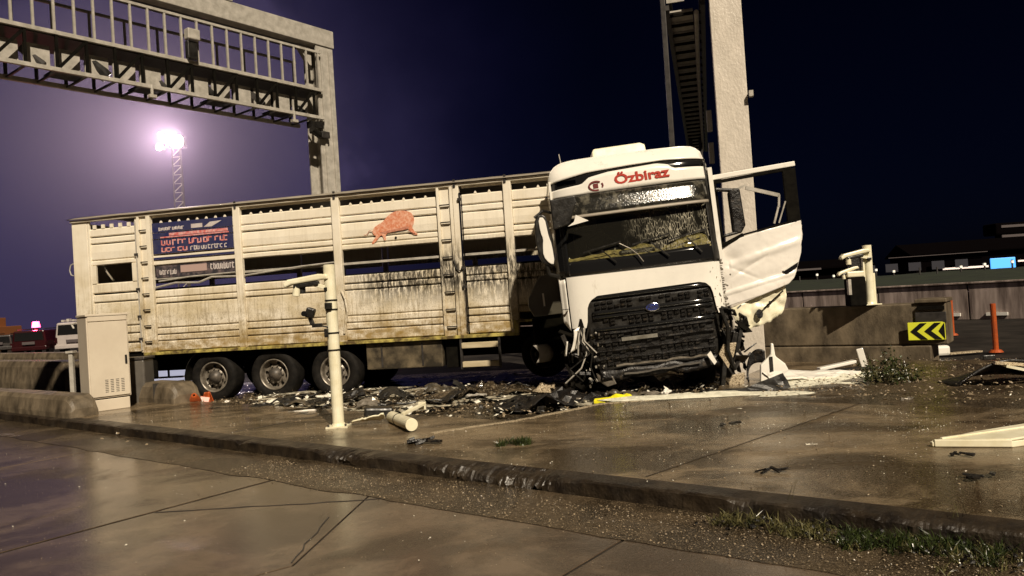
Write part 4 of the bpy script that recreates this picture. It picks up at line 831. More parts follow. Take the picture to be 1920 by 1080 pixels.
def housing(name, label, loc, rot, s=1, lens='cream'):
    H = thing(name, label, 'camera', loc, rot=Euler(rot))
    prof = [(-.30, -.03), (-.31, .03), (-.24, .075), (.18, .085), (.30, .06), (.31, -.01), (.24, .0), (-.2, .0)]
    MB().prism([(x*s, -.07*s, z*s) for x, z in prof], (0, .14*s, 0)).build('hood', 'cream', H, bevel=.02*s)
    MB().box(-.18*s, .16*s, -.05*s, .05*s, -.06*s, -.004).build('body', 'black', H, bevel=.01)
    MB().cyl((-.14*s, 0, -.03*s), (-.17*s, -.01, -.16*s), .05*s, 14).build('lamp', 'cream', H); MB().cyl((-.08*s, .03, -.04*s), (-.09*s, .03, -.14*s), .045*s, 12).build('lamp_ring', 'black', H)
    MB().bar((.10*s, 0, -.05*s), (.26*s, 0, -.12*s), .04, .05).bar((.26*s, 0, -.12*s), (.30*s, 0, -.02*s), .03, .04).build('bracket', 'cream', H, bevel=.005)
    MB().box(.22*s, .30*s, -.04, .04, -.17*s, -.11*s).build('knuckle', 'black', H, bevel=.01)
    return H
housing('traffic_camera', 'drooping cream camera housing on the left of the lone pavement post', (-2.63, 9.6, 2.03), (0, R(-6), 0), .95)
bk = thing('black_camera', 'small black camera hanging low on the left of the lone pavement post', 'camera', (-2.56, 9.58, 1.53))
MB().box(-.13, -.02, -.06, .05, .02, .15, Matrix.Rotation(R(20), 4, 'Y')).build('body', 'black', bk, bevel=.02); MB().cyl((-.1, -.06, .1), (-.1, -.1, .1), .035, 12).build('lens', 'gloss', bk)
MB().bar((-.05, 0, .04), (-.02, 0, -.05), .05, .05).bar((-.03, 0, -.06), (.10, 0, -.06), .04, .05).bar((.10, 0, -.07), (.2, 0, -.1), .02, .02).build('arm', 'black', bk, bevel=.006)

P2 = campost('camera_post', 'cream post with twin housings standing on the concrete block at right', (6.22, 13.02, 1.14), 1.04, 2, 'cream camera posts')
MB().box(.06, .10, -.02, .02, 0, .55).box(-.10, -.07, -.03, .03, .42, .95).build('cable_duct', 'cream', P2)
housing('traffic_camera', 'upper of the two cream housings on the post above the concrete block', (5.97, 12.95, 2.02), (0, R(-10), 0), .85)
housing('traffic_camera', 'lower of the two cream housings on the post above the concrete block', (5.83, 12.95, 1.74), (0, R(-16), 0), .62)
sg = thing('barrier_motor', 'narrow black machine box standing beside the post on the concrete block', 'machine', (5.98, 12.98, 1.14))
MB().box(-.17, .12, -.1, .12, 0, .50).build('cabinet_body', 'chassis', sg, bevel=.02); MB().box(-.20, .10, -.12, .1, .50, .60).build('cap', 'cream', sg, bevel=.02); MB().box(-.19, -.14, -.11, -.04, .2, .47).build('side_strip', 'steel', sg)
MB().box(-.12, .08, -.06, .06, .60, .88).build('head', 'blackmud', sg, bevel=.03)

# fallen post
FP = thing('fallen_post', 'snapped cream post stub lying on the wet pavement beside the standing post', 'post', (-1.45, 9.25, .15))
a = Vector((-.22, .52, .06)); b = Vector((.16, -.38, .085))
MB().cyl(a, b, .076, 22).build('pipe', 'cream', FP, smooth=False, bevel=.004)
MB().cyl(a.lerp(b, .35)+Vector((0, 0, 0)), a.lerp(b, .37), .081, 22).build('clamp_band', 'black', FP)
MB().bar(a.lerp(b, .35)+Vector((.05, .02, .06)), a.lerp(b, .1)+Vector((.36, .25, .12)), .05, .04).box(.10, .2, .72, .80, .10, .2).build('arm', 'cream', FP, bevel=.006)
MB().grid(lambda s, t: Vector((-.30-.42*s, .46-.10*t+.02*s, .05+.09*t*(1-s)+.03*noise.noise(Vector((s*8, t*4, 0))))), 12, 6).build('broken_hood', 'cream', FP, smooth=True, solid=.015)
BX = thing('black_box', 'crumpled black box lying behind the fallen post', 'box', (-2.0, 10.55, .05))
MB().box(-.2, .2, -.14, .14, 0, .2, Matrix.Rotation(R(12), 4, 'Z') @ Matrix.Rotation(R(5), 4, 'Y')).build('body', 'black', BX, bevel=.03); MB().box(-.1, .24, -.18, -.13, .02, .1, Matrix.Rotation(R(-6), 4, 'Y')).build('flap', 'blackmud', BX, bevel=.01)

# ------------------------------------------------------------------ control cabinet
CB = thing('control_cabinet', 'tall beige control cabinet with vent slots on its door, left end of the pavement', 'cabinet', (-7.38, 13.40, .15), math.atan2(-.744, .668)); CB.scale = (.9, .86, 1)
# local +x = door side
MB().box(-.34, .34, -.36, .36, .0, .20).build('plinth', 'cabinet', CB, bevel=.01)
MB().box(-.37, .36, -.385, .385, .22, 1.66).build('housing', 'cabinet', CB, bevel=.012)
MB().box(-.39, .39, -.40, .40, 1.662, 1.70).build('top_cover', 'cabinet', CB, bevel=.008)
dr2 = MB().box(.362, .385, -.36, .36, .25, 1.56).build('door', 'cabinet', CB, bevel=.006)
MB().box(.36, .383, -.36, .36, 1.575, 1.655).build('header_panel', 'cabinet', CB, bevel=.004)
for j in range(4):
    for i in range(8): MB().box(.3855, .388, -.10+.10*j, -.04+.10*j, .32+.030*i, .330+.030*i).build('vent_slot', 'steel_dark', dr2)
MB().box(.386, .41, .29, .33, .80, .95).build('handle', 'black', dr2, bevel=.006)
PT = thing('slim_post', 'slim pale post standing just left of the beige cabinet', 'post', (-8.65, 14.55, 0)); MB().box(-.04, .04, -.04, .04, 0, 1.15).build('post', 'steel', PT, bevel=.01); MB().box(-.07, .07, -.07, .07, 1.15, 1.19).build('cap', 'steel', PT)

# ------------------------------------------------------------------ concrete barriers left
def barrier(name, label, u0, u1, w0, w1, z, h, nose=.5, group='low concrete barriers at the left'):
    B = thing(name, label, 'barrier', tuple(K(u1, (w0+w1)/2, z)), KROT, group)
    L = u1-u0; wd = (w1-w0)/2
    mb = MB(); rings = []
    N_ = 10
    xs = [-L, -L+.01] + [-L + (L-nose)*k/6 for k in range(1, 7)] + [-nose + nose*math.sin(R(90*k/N_)) for k in range(1, N_+1)]
    for x in xs:
        f = 1 if x <= -nose else math.sqrt(max(0.04, 1-((x+nose)/nose)**2*.85))
        sec = [(-wd, 0), (-wd, .12*h/.5), (-wd*.85, h*.8*f+.0), (-wd*.65, h*f), (wd*.65, h*f), (wd*.85, h*.8*f), (wd, .12*h/.5), (wd, 0)]
        rings.append([(x, y*(1 if x <= -nose else .7+.3*f), zz) for y, zz in sec])
    o = 0
    for r in rings: mb.v += r
    for k in range(len(rings)-1):
        for i in range(7): a_ = k*8+i; mb.f.append((a_, a_+1, a_+9, a_+8))
    mb.f.append(tuple(range(7, -1, -1))); e = (len(rings)-1)*8; mb.f.append(tuple(range(e, e+8)))
    mb.build('barrier_body', 'concrete', B, bevel=.012)
    MB().box(-L*.5-.006, -L*.5+.006, -wd-.002, wd+.002, .02, h+.002).build('joint', 'steel_dark', B)
    return B
barrier('concrete_barrier', 'low bullnosed concrete barrier along the kerb, ending in front of the cabinet', -26, -9.45, .10, .62, .15, .36, .24)
barrier('concrete_barrier', 'short concrete barrier end standing just right of the cabinet', -10.5, -9.2, 1.72, 2.32, .15, .36, .22)
barrier('concrete_barrier', 'taller concrete barrier across the lane behind the cabinet', -42, -17.2, 3.0, 3.7, -.03, .80, .4)
barrier('concrete_barrier', 'long farther concrete barrier with a straight wet top under the vehicles', -60, -17.6, 5.9, 6.5, -.03, .80, .4)
SP2 = thing('plastic_bin', 'dark grey bin box between the cabinet and the trailer wheels', 'box', (-7.35, 14.35, 0)); MB().box(-.3, .3, -.2, .2, 0, .95).build('body', 'greyfair', SP2, bevel=.03); MB().box(-.32, .32, -.22, .22, .95, 1.0).build('lid', 'steel_dark', SP2, bevel=.01)
MB().box(-.02, .03, -.21, -.2, .6, .75).build('latch', 'reflect', SP2)

# ------------------------------------------------------------------ concrete block and chevron sign
CBk = thing('concrete_block', 'big weathered concrete block at the lane nose carrying a camera post', 'block', tuple(K(2.0, 9.0, 0)), KROT)
MB().box(-6.5, 0, 0, .62, .44, 1.13).build('upper_block', 'concrete', CBk, bevel=.02)
MB().box(-6.5, -.25, -.04, .70, .02, .425).build('footing', 'concrete', CBk, bevel=.02)
MB().box(-.45, .02, -.04, .66, 1.134, 1.20).build('end_cap', 'concrete', CBk, bevel=.015)
MB().box(-.42, -.02, -.05, -.0, 1.02, 1.08).build('cap_painted_shade', 'chassis', CBk, bevel=.004)  # black bar stands in for the shaded groove under the end cap
MB().box(-.46, .0, -.03, -.002, .80, .98).build('patch_plate', 'steel_dark', CBk, bevel=.01)
SG = thing('chevron_sign', 'yellow and black chevron board on the end of the concrete block', 'sign', tuple(K(1.70, 8.955, .52)), KROT+R(8)); SG.scale = (.88, 1, .9)
MB().box(-.31, .31, -.02, .0, 0, .33).build('board', 'yellow', SG, bevel=.006)
for k in range(3):
    x = -.27+.235*k; w_ = .115
    cl = lambda q: min(.30, q)
    MB().prism([(cl(x), -.026, .165), (cl(x+.17), -.026, .315), (cl(x+.17+w_), -.026, .315), (cl(x+w_), -.026, .165), (cl(x+.17+w_), -.026, .015), (cl(x+.17), -.026, .015)], (0, .004, 0)).build('chevron', 'gloss', SG)

# ------------------------------------------------------------------ delineator posts and far wall
def delin(label, x, y, h, m='orange'):
    d = thing('delineator_post', label, 'bollard', (x, y, 0), 0, 'flexible lane posts at right')
    MB().cyl((0, 0, 0), (0, 0, .05), .13, 14, .09).build('foot', m, d); MB().cyl((0, 0, .05), (0, 0, h), .05, 12).build('tube', m, d, smooth=False)
    MB().cyl((0, 0, h*.62), (0, 0, h*.74), .047, 12).cyl((0, 0, h*.82), (0, 0, h*.92), .047, 12).build('reflective_band', 'reflect' if m == 'orange' else 'steel_dark', d)
delin('nearest tall orange lane post at the right, with a white band', 9.35, 14.6, .95); delin('shorter orange lane post right of the chevron board', 11.1, 19.0, .95); delin('dark lane post just left of the shorter orange one', 10.85, 19.2, .95, 'chassis')
FW = thing('retaining_wall', 'long streaky concrete retaining wall below the dark grass bank', 'wall', (13.3, 27.2, 0), math.atan2(-6, 4.6))
xx = -45
while xx < 22:
    MB().box(xx, xx+2.96, 0, .4, -.03, 1.16).build('wall_panel', 'farwall', FW, bevel=.015); xx += 3
MB().box(-45, 22, -.06, .44, 1.164, 1.22).build('coping', 'farwall', FW, bevel=.01)
for x in (2.1, 3.5, 5.0, 7.0): MB().box(x, x+.62, -.07, -.01, .10, .20).build('reflector', 'reflect', FW)
def bankf(a, b):
    t = -70+110*a; d = .3 + 32*b; d0 = Vector((.608, -.794, 0)); nn = Vector((.794, .608, 0)); p = Vector((13.3, 27.2, 0)) + d0*t + nn*d
    return p + Vector((0, 0, 1.12 + .42*min(1, b*2.2) + .12*fbm(t*.2, d*.3)))
struct(MB().grid(bankf, 120, 30).build('grass_bank', 'bank', smooth=True), 'dark grass bank above the retaining wall')
# lights along the bank fence
FN = thing('bank_fence', 'low fence of pale posts along the crest of the grass bank', 'fence', (0, 0, 0))
fp = MB().box(-.03, .03, -.03, .03, 0, .55).mesh('fence_post'); fp.materials.append(M['steel_dark'])
fl = MB().box(-.055, .055, -.05, .05, .38, .50).mesh('post_cap'); fl.materials.append(M['dot'])
random.seed(8)
d0 = Vector((.608, -.794, 0)); nn = Vector((.794, .608, 0))
for k in range(38):
    t = -34+1.15*k+random.uniform(-.2, .2); p = Vector((13.3, 27.2, 0)) + d0*t + nn*14.8; z = 1.42+random.uniform(-.10, .10)
    o = bpy.data.objects.new('fence_post', fp); COL.objects.link(o); o.parent = FN; o.location = (p.x, p.y, z)
    if random.random() < .75: q = bpy.data.objects.new('post_cap', fl); COL.objects.link(q); q.parent = o
def barn(name, label, loc, rz, L, dp, h, roof, cat='building'):
    b_ = thing(name, label, cat, loc, rz)
    MB().box(0, L, 0, dp, 0, h).build('wall', 'roofdark', b_)
    MB().prism([(-.5, -.6, h), (L+.5, -.6, h), (L+.5, dp/2, h+roof), (-.5, dp/2, h+roof)], (0, 0, .15)).prism([(-.5, dp+.6, h), (L+.5, dp+.6, h), (L+.5, dp/2, h+roof), (-.5, dp/2, h+roof)], (0, 0, .15)).build('roof', 'roofdark', b_)
    return b_
B1 = barn('station_building', 'dark low building with a bright blue sign on the far right beyond the bank', (49.6, 92, 0), R(-12), 30, 10, 3.7, 1.5)
MB().box(8.2, 10.9, -.75, -.62, 1.45, 2.75).build('lit_sign', 'bluelit', B1, bevel=.05)
MB().box(3, 8, -.66, -.6, 1.75, 1.98).box(11.2, 18, -.66, -.6, 2.15, 2.35).build('light_strip', 'whitelit', B1)
MB().box(-3, 8, -.7, -.62, 3.6, 3.67).build('eave_light', 'dimlit', B1)
for i in range(9): MB().box(14+.9*i, 14.3+.9*i, -.66, -.6, 2.6+.15*(i % 3), 2.8+.15*(i % 3)).build('window', 'dimlit' if i % 2 else 'whitelit', B1)
for i in range(5): MB().box(-6+2.6*i, -4.6+2.6*i, -.66, -.6, 1.9, 2.9).build('window', mat('dim_window', (.01, .01, .016), .6, emit=(.3, .3, .6), estr=.008), B1)
B2 = barn('shed', 'low unlit shed far behind the right-hand bank', (22, 66, 0), R(-6), 9, 6, 2.5, .7); MB().box(.5, 5, -.66, -.6, 2.45, 2.6).build('eave_light', 'dimlit', B2)
B3 = thing('distant_tower', 'distant dim tower with two faint light bars above the right building', 'tower', (93, 140, 0)); MB().box(-1.2, 1.2, -1.2, 1.2, 0, 7.6).build('shaft', 'roofdark', B3); MB().box(-3, 3, -2, 2, 7.6, 9.8).build('head', 'roofdark', B3, bevel=.3)
for z in (7.1, 8.9): MB().box(-2.0, 2.2, -2.15, -2.02, z, z+.45).build('light_bar', 'dimlit', B3)

# ------------------------------------------------------------------ left background: toll building, vehicles
TB = thing('toll_building', 'orange lit building with glowing windows at the far left edge', 'building', (-46.0, 60, 0), R(8))
MB().box(-10, 2.2, 0, 8, 0, 2.1).box(-10, .9, .4, 8, 2.102, 2.9).build('wall', 'wallorange', TB, bevel=.03)
for x in (-.55, .65, -1.9, -3.3): 
    w_ = MB().box(x, x+.85, -.06, -.01, .65, 1.95).build('window', 'winlit', TB); MB().box(x-.04, x+.89, -.10, -.065, 1.25, 1.33).box(x+.40, x+.46, -.10, -.065, .65, 1.95).build('window_bar', 'roofdark', w_)
MB().box(1.1, 1.6, -.3, -.2, .0, .5).build('glowing_step', 'winlit', TB)  # step glows by itself to imitate light falling on it
def vehicle(name, label, loc, rz, w, h, L, m, beacon=False):
    V = thing(name, label, 'van' if not beacon else 'fire truck', loc, rz)
    bd = MB().prism([(-w/2, 0, .35), (w/2, 0, .35), (w/2, 0, h*.58), (w/2*.90, 0, h), (-w/2*.90, 0, h), (-w/2, 0, h*.58)], (0, L, 0)).build('body', m, V, bevel=.08)
    MB().prism([(-w/2*.86, -.02, h*.62), (w/2*.86, -.02, h*.62), (w/2*.80, -.02, h*.93), (-w/2*.80, -.02, h*.93)], (0, .05, 0)).build('rear_window', 'gloss', bd, bevel=.01)
    MB().box(-w/2-.02, w/2+.02, -.10, .06, .38, .62).build('bumper', m, V, bevel=.04)
    MB().box(-.35, .35, -.115, -.10, .75, .92).build('number_plate', 'dimlit', bd)
    for s in (-1, 1): MB().box(s*w/2-.12*(s > 0), s*w/2+.12*(s < 0), -.03, .02, h*.38, h*.55).build('tail_lamp', 'carred', bd); MB().cyl((s*w/2-.2*s, .8, .34), (s*w/2, .8, .34), .34, 18).cyl((s*w/2-.2*s, L-.8, .34), (s*w/2, L-.8, .34), .34, 18).build('wheel', 'rubber', V)
    MB().bar((-w*.4, .3, h+.08), (-w*.4, L*.8, h+.08), .05, .06).bar((w*.4, .3, h+.08), (w*.4, L*.8, h+.08), .05, .06).build('roof_rack', 'steel_dark', V)
    return V
V1 = vehicle('parked_van', 'pale van with a dark rear window, seen behind the beige cabinet', (-26.6, 45, 0), R(6), 2.0, 1.95, 4.4, 'vanwhite')
for i in range(5): MB().box(-.7+.3*i, -.55+.3*i, .2, .5, 2.0, 2.12+.05*(i % 2)).build('roof_lamp', 'steel', V1)
V2 = vehicle('emergency_car', 'dark red emergency vehicle with a glowing red beacon at far left', (-29.9, 46, 0), R(12), 1.9, 1.6, 4.4, 'carred', True)
V2['category'] = 'car'
MB().cyl((.1, .9, 1.62), (.1, .9, 1.78), .13, 16).build('beacon', 'lampbody', V2); MB().cyl((.1, .9, 1.78), (.1, .9, 2.14), .24, 16, .18).build('beacon_light', 'beacon', V2)
l = bpy.data.lights.new('beacon_lamp', 'POINT'); l.energy = 160; l.color = (1, .05, .15); l.shadow_soft_size = .15; lo = bpy.data.objects.new('beacon_lamp', l); COL.objects.link(lo); lo.parent = V2; lo.location = (.1, .6, 2.0)
V3 = vehicle('far_car', 'dim dark car between the orange building and the red vehicle', (-36.0, 52, 0), R(15), 1.8, 1.4, 4.2, 'steel_dark')
V3['category'] = 'car'
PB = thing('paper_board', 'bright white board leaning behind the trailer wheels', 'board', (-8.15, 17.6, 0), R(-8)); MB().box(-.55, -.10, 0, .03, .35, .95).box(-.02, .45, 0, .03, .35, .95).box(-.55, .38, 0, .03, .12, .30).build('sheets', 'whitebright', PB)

# ------------------------------------------------------------------ crushed cone and debris
CN = thing('traffic_cone', 'crushed orange traffic cone lying against the rear trailer wheel', 'cone', (-6.05, 14.0, .02), rot=Euler((R(62), R(12), R(15))))
q = Matrix.Identity(4)
MB().lathe([(.17, 0), (.165, .03), (.10, .30), (.05, .55), (.02, .56)], 18, q).build('cone_body', 'orange', CN, smooth=True); MB().lathe([(.148, .12), (.125, .22)], 18, q).build('reflective_sleeve', 'reflect', CN, smooth=True, solid=.006); MB().box(-.22, .22, -.22, .22, -.03, 0).build('base', 'orange', CN, bevel=.02)
CN2 = thing('cone_fragment', 'torn orange cone piece standing behind the crushed cone', 'debris', (-5.95, 14.3, .02)); MB().grid(lambda a, b: Vector((.25*(a-.5)*(1-b*.6), .1*math.sin(a*3), .22*b)), 8, 8).build('torn_sheet', 'orange', CN2, smooth=True, solid=.012)
def sheet(name, label, cat, poly, loc, rot, m, th=.02, warp=.04, group=None, seed=0):
    t = thing(name, label, cat, loc, rot=Euler(rot), group=group)
    b_ = bmesh.new(); vs = [b_.verts.new((x, y, 0)) for x, y in poly]; f = b_.faces.new(vs); bmesh.ops.triangulate(b_, faces=[f]); bmesh.ops.subdivide_edges(b_, edges=b_.edges[:], cuts=4, use_grid_fill=True)
    for v in b_.verts: v.co.z = warp*(noise.noise(Vector((v.co.x*3+seed, v.co.y*3, seed)))+.5*noise.noise(Vector((v.co.x*9+seed, v.co.y*9, seed))))
    me = bpy.data.meshes.new('sheet'); b_.to_mesh(me); b_.free(); me.materials.append(M[m]); o = bpy.data.objects.new('sheet', me); COL.objects.link(o); o.parent = t
    k = o.modifiers.new('s', 'SOLIDIFY'); k.thickness = th
    return t
# cut bumper piece at right
BP = thing('bumper_piece', 'long cream bumper piece lying on the wet pavement at the right edge', 'debris', (3.50, 6.42, .155), rot=Euler((0, 0, R(2))))
top = [(0, 0), (.5, .17), (1.0, .27), (1.55, .30), (1.52, .20), (1.42, .20), (1.36, .10), (1.30, .12), (1.22, .03), (1.12, .08), (1.06, -.06), (1.0, -.04), (.96, -.14), (.55, -.22)]
MB().prism([(x, y, .030+.03*x) for x, y in top], (0, 0, .022)).build('top_face', 'cream', BP, bevel=.015)
MB().bar((.02, -.01, .03), (.55, -.22, .03), .03, .06).bar((.0, .0, .02), (1.5, .31, .05), .03, .04).bar((.55, -.21, .02), (.96, -.13, .02), .02, .05).build('lip', 'cream', BP, bevel=.006)
MB().bar((.1, .02, .060), (1.1, .16, .088), .03, .012).build('moulding', 'cream', BP, bevel=.004)
random.seed(31)
# pale wheel-arch piece standing by the step
WA = thing('wheel_arch_piece', 'white wheel arch piece standing upright beside the foot step', 'debris', (3.83, 11.35, .1))
MB().grid(lambda a, b: Vector((-.30+.30*math.cos(R(200-110*a))*(.9)+.25, .03+.10*math.sin(a*3), .06+.46*math.sin(R(200-130*a)) * (.55+.45*b)+.02)), 16, 8).build('arch_lip', 'blackmud', WA, smooth=True, solid=.03)
MB().prism([(-.16, 0, 0), (-.14, 0, .30), (.02, 0, .44), (.04, 0, .62), (.08, 0, .62), (.10, 0, .42), (.24, 0, .30), (.34, 0, .08), (.36, 0, 0)], (0, .06, 0)).build('panel', 'cabwhite', WA, bevel=.02)
MB().box(.0, .04, -.03, 0, .04, .42).build('slot', 'black', WA); MB().cyl((.22, -.02, .14), (.22, .0, .14), .035, 10).build('hole', 'blackmud', WA)
sheet('flat_scrap', 'long flat white panel lying across the rubble right of the cab', 'debris', [(-.7,-.14),(-.1,-.18),(.45,-.16),(.75,-.02),(.5,.12),(-.2,.14),(-.7,.12)], (4.35, 11.1, .26), (R(14), R(2), R(4)), 'cabwhite', .03, .05, seed=3)
sheet('broken_slab', 'pale broken slab under the white panel', 'debris', [(-.9,-.3),(.9,-.26),(1.0,.1),(.4,.35),(-.8,.3)], (4.75, 10.95, .19), (R(6), R(1), R(-3)), 'foam', .05, .06, seed=5)
L_ = thing('bent_trim', 'white L shaped trim piece sticking up near the weed clump', 'debris', (5.15, 11.7, .22))
MB().bar((-.45, 0, .02), (.15, .05, .10), .12, .05).bar((.28, .0, .0), (.22, .02, .30), .05, .10).build('trim', 'cabwhite', L_, bevel=.01); MB().bar((-.4, -.02, -.02), (.4, .02, .0), .1, .04).build('backing', 'black', L_)
sheet('black_cover', 'black triangular cover tipped up in front of the foot step', 'debris', [(-.45,-.02),(.3,-.12),(.36,.0),(.30,.30),(-.1,.14)], (3.45, 10.35, .15), (R(50), R(6), R(8)), 'black', .02, .04, seed=9)
sheet('black_scrap', 'flat torn black scrap by the yellow bag', 'debris', [(-.5,-.05),(.4,-.1),(.5,.05),(-.1,.12)], (3.0, 10.3, .16), (R(12), R(-3), R(12)), 'black', .02, .06, seed=12)
YB = thing('yellow_bag', 'crumpled bright yellow bag under the front of the cab', 'bag', (1.42, 10.55, .10))
b_ = bmesh.new(); bmesh.ops.create_icosphere(b_, subdivisions=3, radius=.19)
for v in b_.verts: v.co = Vector((v.co.x*1.25, v.co.y*.8, v.co.z*.55)) * (1+.45*noise.noise(v.co*11)+.2*noise.noise(v.co*30))
me = bpy.data.meshes.new('bag'); b_.to_mesh(me); b_.free(); me.materials.append(M['yellowjunk']); o = bpy.data.objects.new('bag', me); COL.objects.link(o); o.parent = YB
MB().prism([(-.38, -.05, 0), (-.1, -.08, .0), (-.08, .03, .03), (-.36, .02, .02)], (0, 0, .05)).build('loose_strip', 'yellowjunk', YB, bevel=.01)
# foam and milky spill
sp_ = foamp(2.25, 10.30, 1.2, .17, .155, 3, R(-6), hh=.05)
for args in ((1.75, 10.42, .5, .12, .155, 8, 0), (3.0, 10.2, .55, .14, .13, 5, R(5)), (3.5, 9.95, .5, .16, .155, 6, R(-10)), (4.3, 10.5, .6, .14, .16, 7, 0)): 
    m2 = foamp(*args[:6], args[6], hh=.03); sp_.add(m2.v, m2.f)
tag(sp_.build('foam_spill', 'foam', smooth=True), 'white foamy spill strip along the front of the wreck', 'spill', kind='stuff')
fx = MB()
random.seed(44)
for i in range(60):
    x = random.uniform(-4.8, 1.2); y = 12.5 - .22*x + random.uniform(-1.7, 1.4); s = random.uniform(.08, .38)
    m2 = foamp(x, y, s*1.6, s*.5, .07+random.uniform(0, .03), i*1.7, random.uniform(-.4, .2), 10, .025); fx.add(m2.v, m2.f)
tag(fx.build('foam_patches', mat('dirty_foam', (.10, .08, .05), .25, col2=(.62, .58, .46), scale=9, bump=.01), smooth=True), 'dirty white foam patches on the mud under the trailer', 'spill', kind='stuff')
for k, (x, y, sx_, rz, lab) in enumerate(((-3.35, 11.35, .45, .05, 'long pale splinter of board lying left of the camera post'), (-6.4, 14.1, .14, .3, 'small white scrap just left of the crushed cone'), (-5.45, 14.0, .16, 0, 'small white scrap just right of the crushed cone'))):
    sheet('white_scrap', lab, 'debris', [(-sx_,-.06),(sx_*.6,-.07),(sx_,.02),(-sx_*.3,.08)], (x, y, .14 if k == 0 else .05), (R(18), 0, rz), 'cabwhite', .02, .03, seed=k)
# twisted metal heap at the corner between trailer and cab
def heap(label, x, y, s, m, seed, z=.08):
    t = thing('twisted_panel', label, 'debris', (x, y, z), rz=seed)
    MB().grid(lambda a, b: Vector((s*(a-.5)*1.5+.05*fbm(b*4, a, seed), s*.6*(b-.5)+.08*fbm(a*5, b, seed), s*.17*(abs(((a*2.3+b*.8+seed) % 1)*2-1)*.6+1.0*abs(fbm(a*4+seed, b*3, seed)))*(.35+.65*math.sin(a*3.1)))), 22, 12).build('folded_sheet', m, t, solid=.012); return t
heap('largest folded pale sheet in the mud below the trailer steps', -.55, 12.3, 1.1, 'mud', .2)
heap('small folded pale sheet beside the dark wheel by the cab', .45, 12.0, .5, 'perf', 1.3, .15)
heap('dark curved strip of bodywork lying in front of the cab corner', .6, 11.0, 1.3, 'blackmud', .1, .03)
heap('grey crumpled flap under the cab corner', 1.0, 11.2, .6, 'rim', .5, .05)
heap('brown crumpled sheet under the toolbox', -1.4, 13.2, .8, 'toolbox', 2.9, .03)
heap('crumpled muddy strip near the middle trailer wheel', -3.1, 13.2, .6, 'toolbox', .3, .03)
random.seed(66)
def where(x, y):
    w_ = 'below the middle trailer wheel' if x < -3.2 else 'behind the lone camera post' if x < -2.2 else 'below the trailer tool box' if x < -1 else 'below the trailer steps' if x < .1 else 'by the dark corner of the cab' if x < 1.2 else 'under the front of the cab' if x < 2.4 else 'by the hanging foot step'
    return w_ + (', nearer the pavement' if y + .2*x < 12.0 else ', nearer the trailer')
for k in range(34):      # torn body pieces, each its own thing
    x = random.uniform(-4.3, 3.2); y = 12.1 - .2*x + random.uniform(-1.1, 1.3); w_ = random.uniform(.10, .30); m_k = random.choice(['black', 'blackmud', 'rim', 'steel', 'cabwhite', 'toolbox', 'black', 'shard'])
    t = thing('torn_body_piece', ('larger ' if w_ > .2 else 'smaller ') + {'black': 'black', 'blackmud': 'muddy black', 'rim': 'grey', 'steel': 'pale grey', 'cabwhite': 'white', 'toolbox': 'brown', 'shard': 'bright'}[m_k] + ' bent scrap ' + where(x, y), 'debris', (x, y, random.uniform(.05, .10)), rot=Euler((random.uniform(-.3, .5), random.uniform(-.3, .3), random.uniform(-.6, .6))), group='torn body pieces in the mud')
    sd_ = random.random()*30; an = random.uniform(.3, 1.4)
    MB().grid(lambda a, b: Vector((w_*(2*a-1)*(1-.35*b*noise.noise(Vector((b*3, sd_, 0)))), w_*.55*(2*b-1)+.25*w_*noise.noise(Vector((a*3, sd_, 2))), w_*.45*abs(math.sin(a*an*3+sd_))+.2*w_*noise.noise(Vector((a*5, b*5, sd_)))+.02)), 9, 6).build('folded_sheet', m_k, t, solid=.012)
for k in range(9):       # hoses and cables
    x = random.uniform(-3.2, 2.8); y = 11.7 - .2*x + random.uniform(-.8, .9); a0 = random.uniform(-.5, .5); pts = []
    for q_ in range(9): a0 += random.uniform(-.7, .7); pts.append(Vector((q_*.09*math.cos(a0*.4)-.4, .10*math.sin(a0*2), .03+.03*abs(math.sin(q_+k)))))
    t = thing('loose_hose', 'loose black hose in the mud ' + where(x, y), 'hose', (x, y, .09), random.uniform(-1, 1), 'loose hoses in the mud'); MB().tube(pts, random.uniform(.008, .02), 6).build('hose', 'black', t)
# pile at the far right edge
RP = thing('wreck_fragment', 'dark curved wreck fragment with pale edges at the right edge near the lane post', 'debris', (6.0, 9.55, .17), rz=-.1)
MB().grid(lambda a, b: Vector((-.5+1.4*a, -.22+.5*b, .30*math.sin(math.pi*min(1, a*1.05))*(1-.75*b)+.02)), 16, 8).build('shell', 'blackmud', RP, smooth=True, solid=.03)
MB().bar((.05, -.28, .26), (.85, -.42, .04), .16, .03).build('pale_plate', 'cream', RP); MB().bar((-.05, -.25, .30), (.7, -.2, .2), .05, .04).build('edge_strip', 'perf', RP); MB().box(-.1, .05, -.1, .0, .32, .38).build('knob', 'black', RP, bevel=.01)
LW = thing('white_lump', 'small white lump with a flat strip on the ground right of the chevron board', 'debris', (8.35, 14.6, .0)); MB().box(-.2, .08, -.08, .1, 0, .2).build('lump', 'cabwhite', LW, bevel=.05); MB().bar((.05, 0, .03), (.75, .1, .03), .14, .03).build('strip', 'perf', LW)
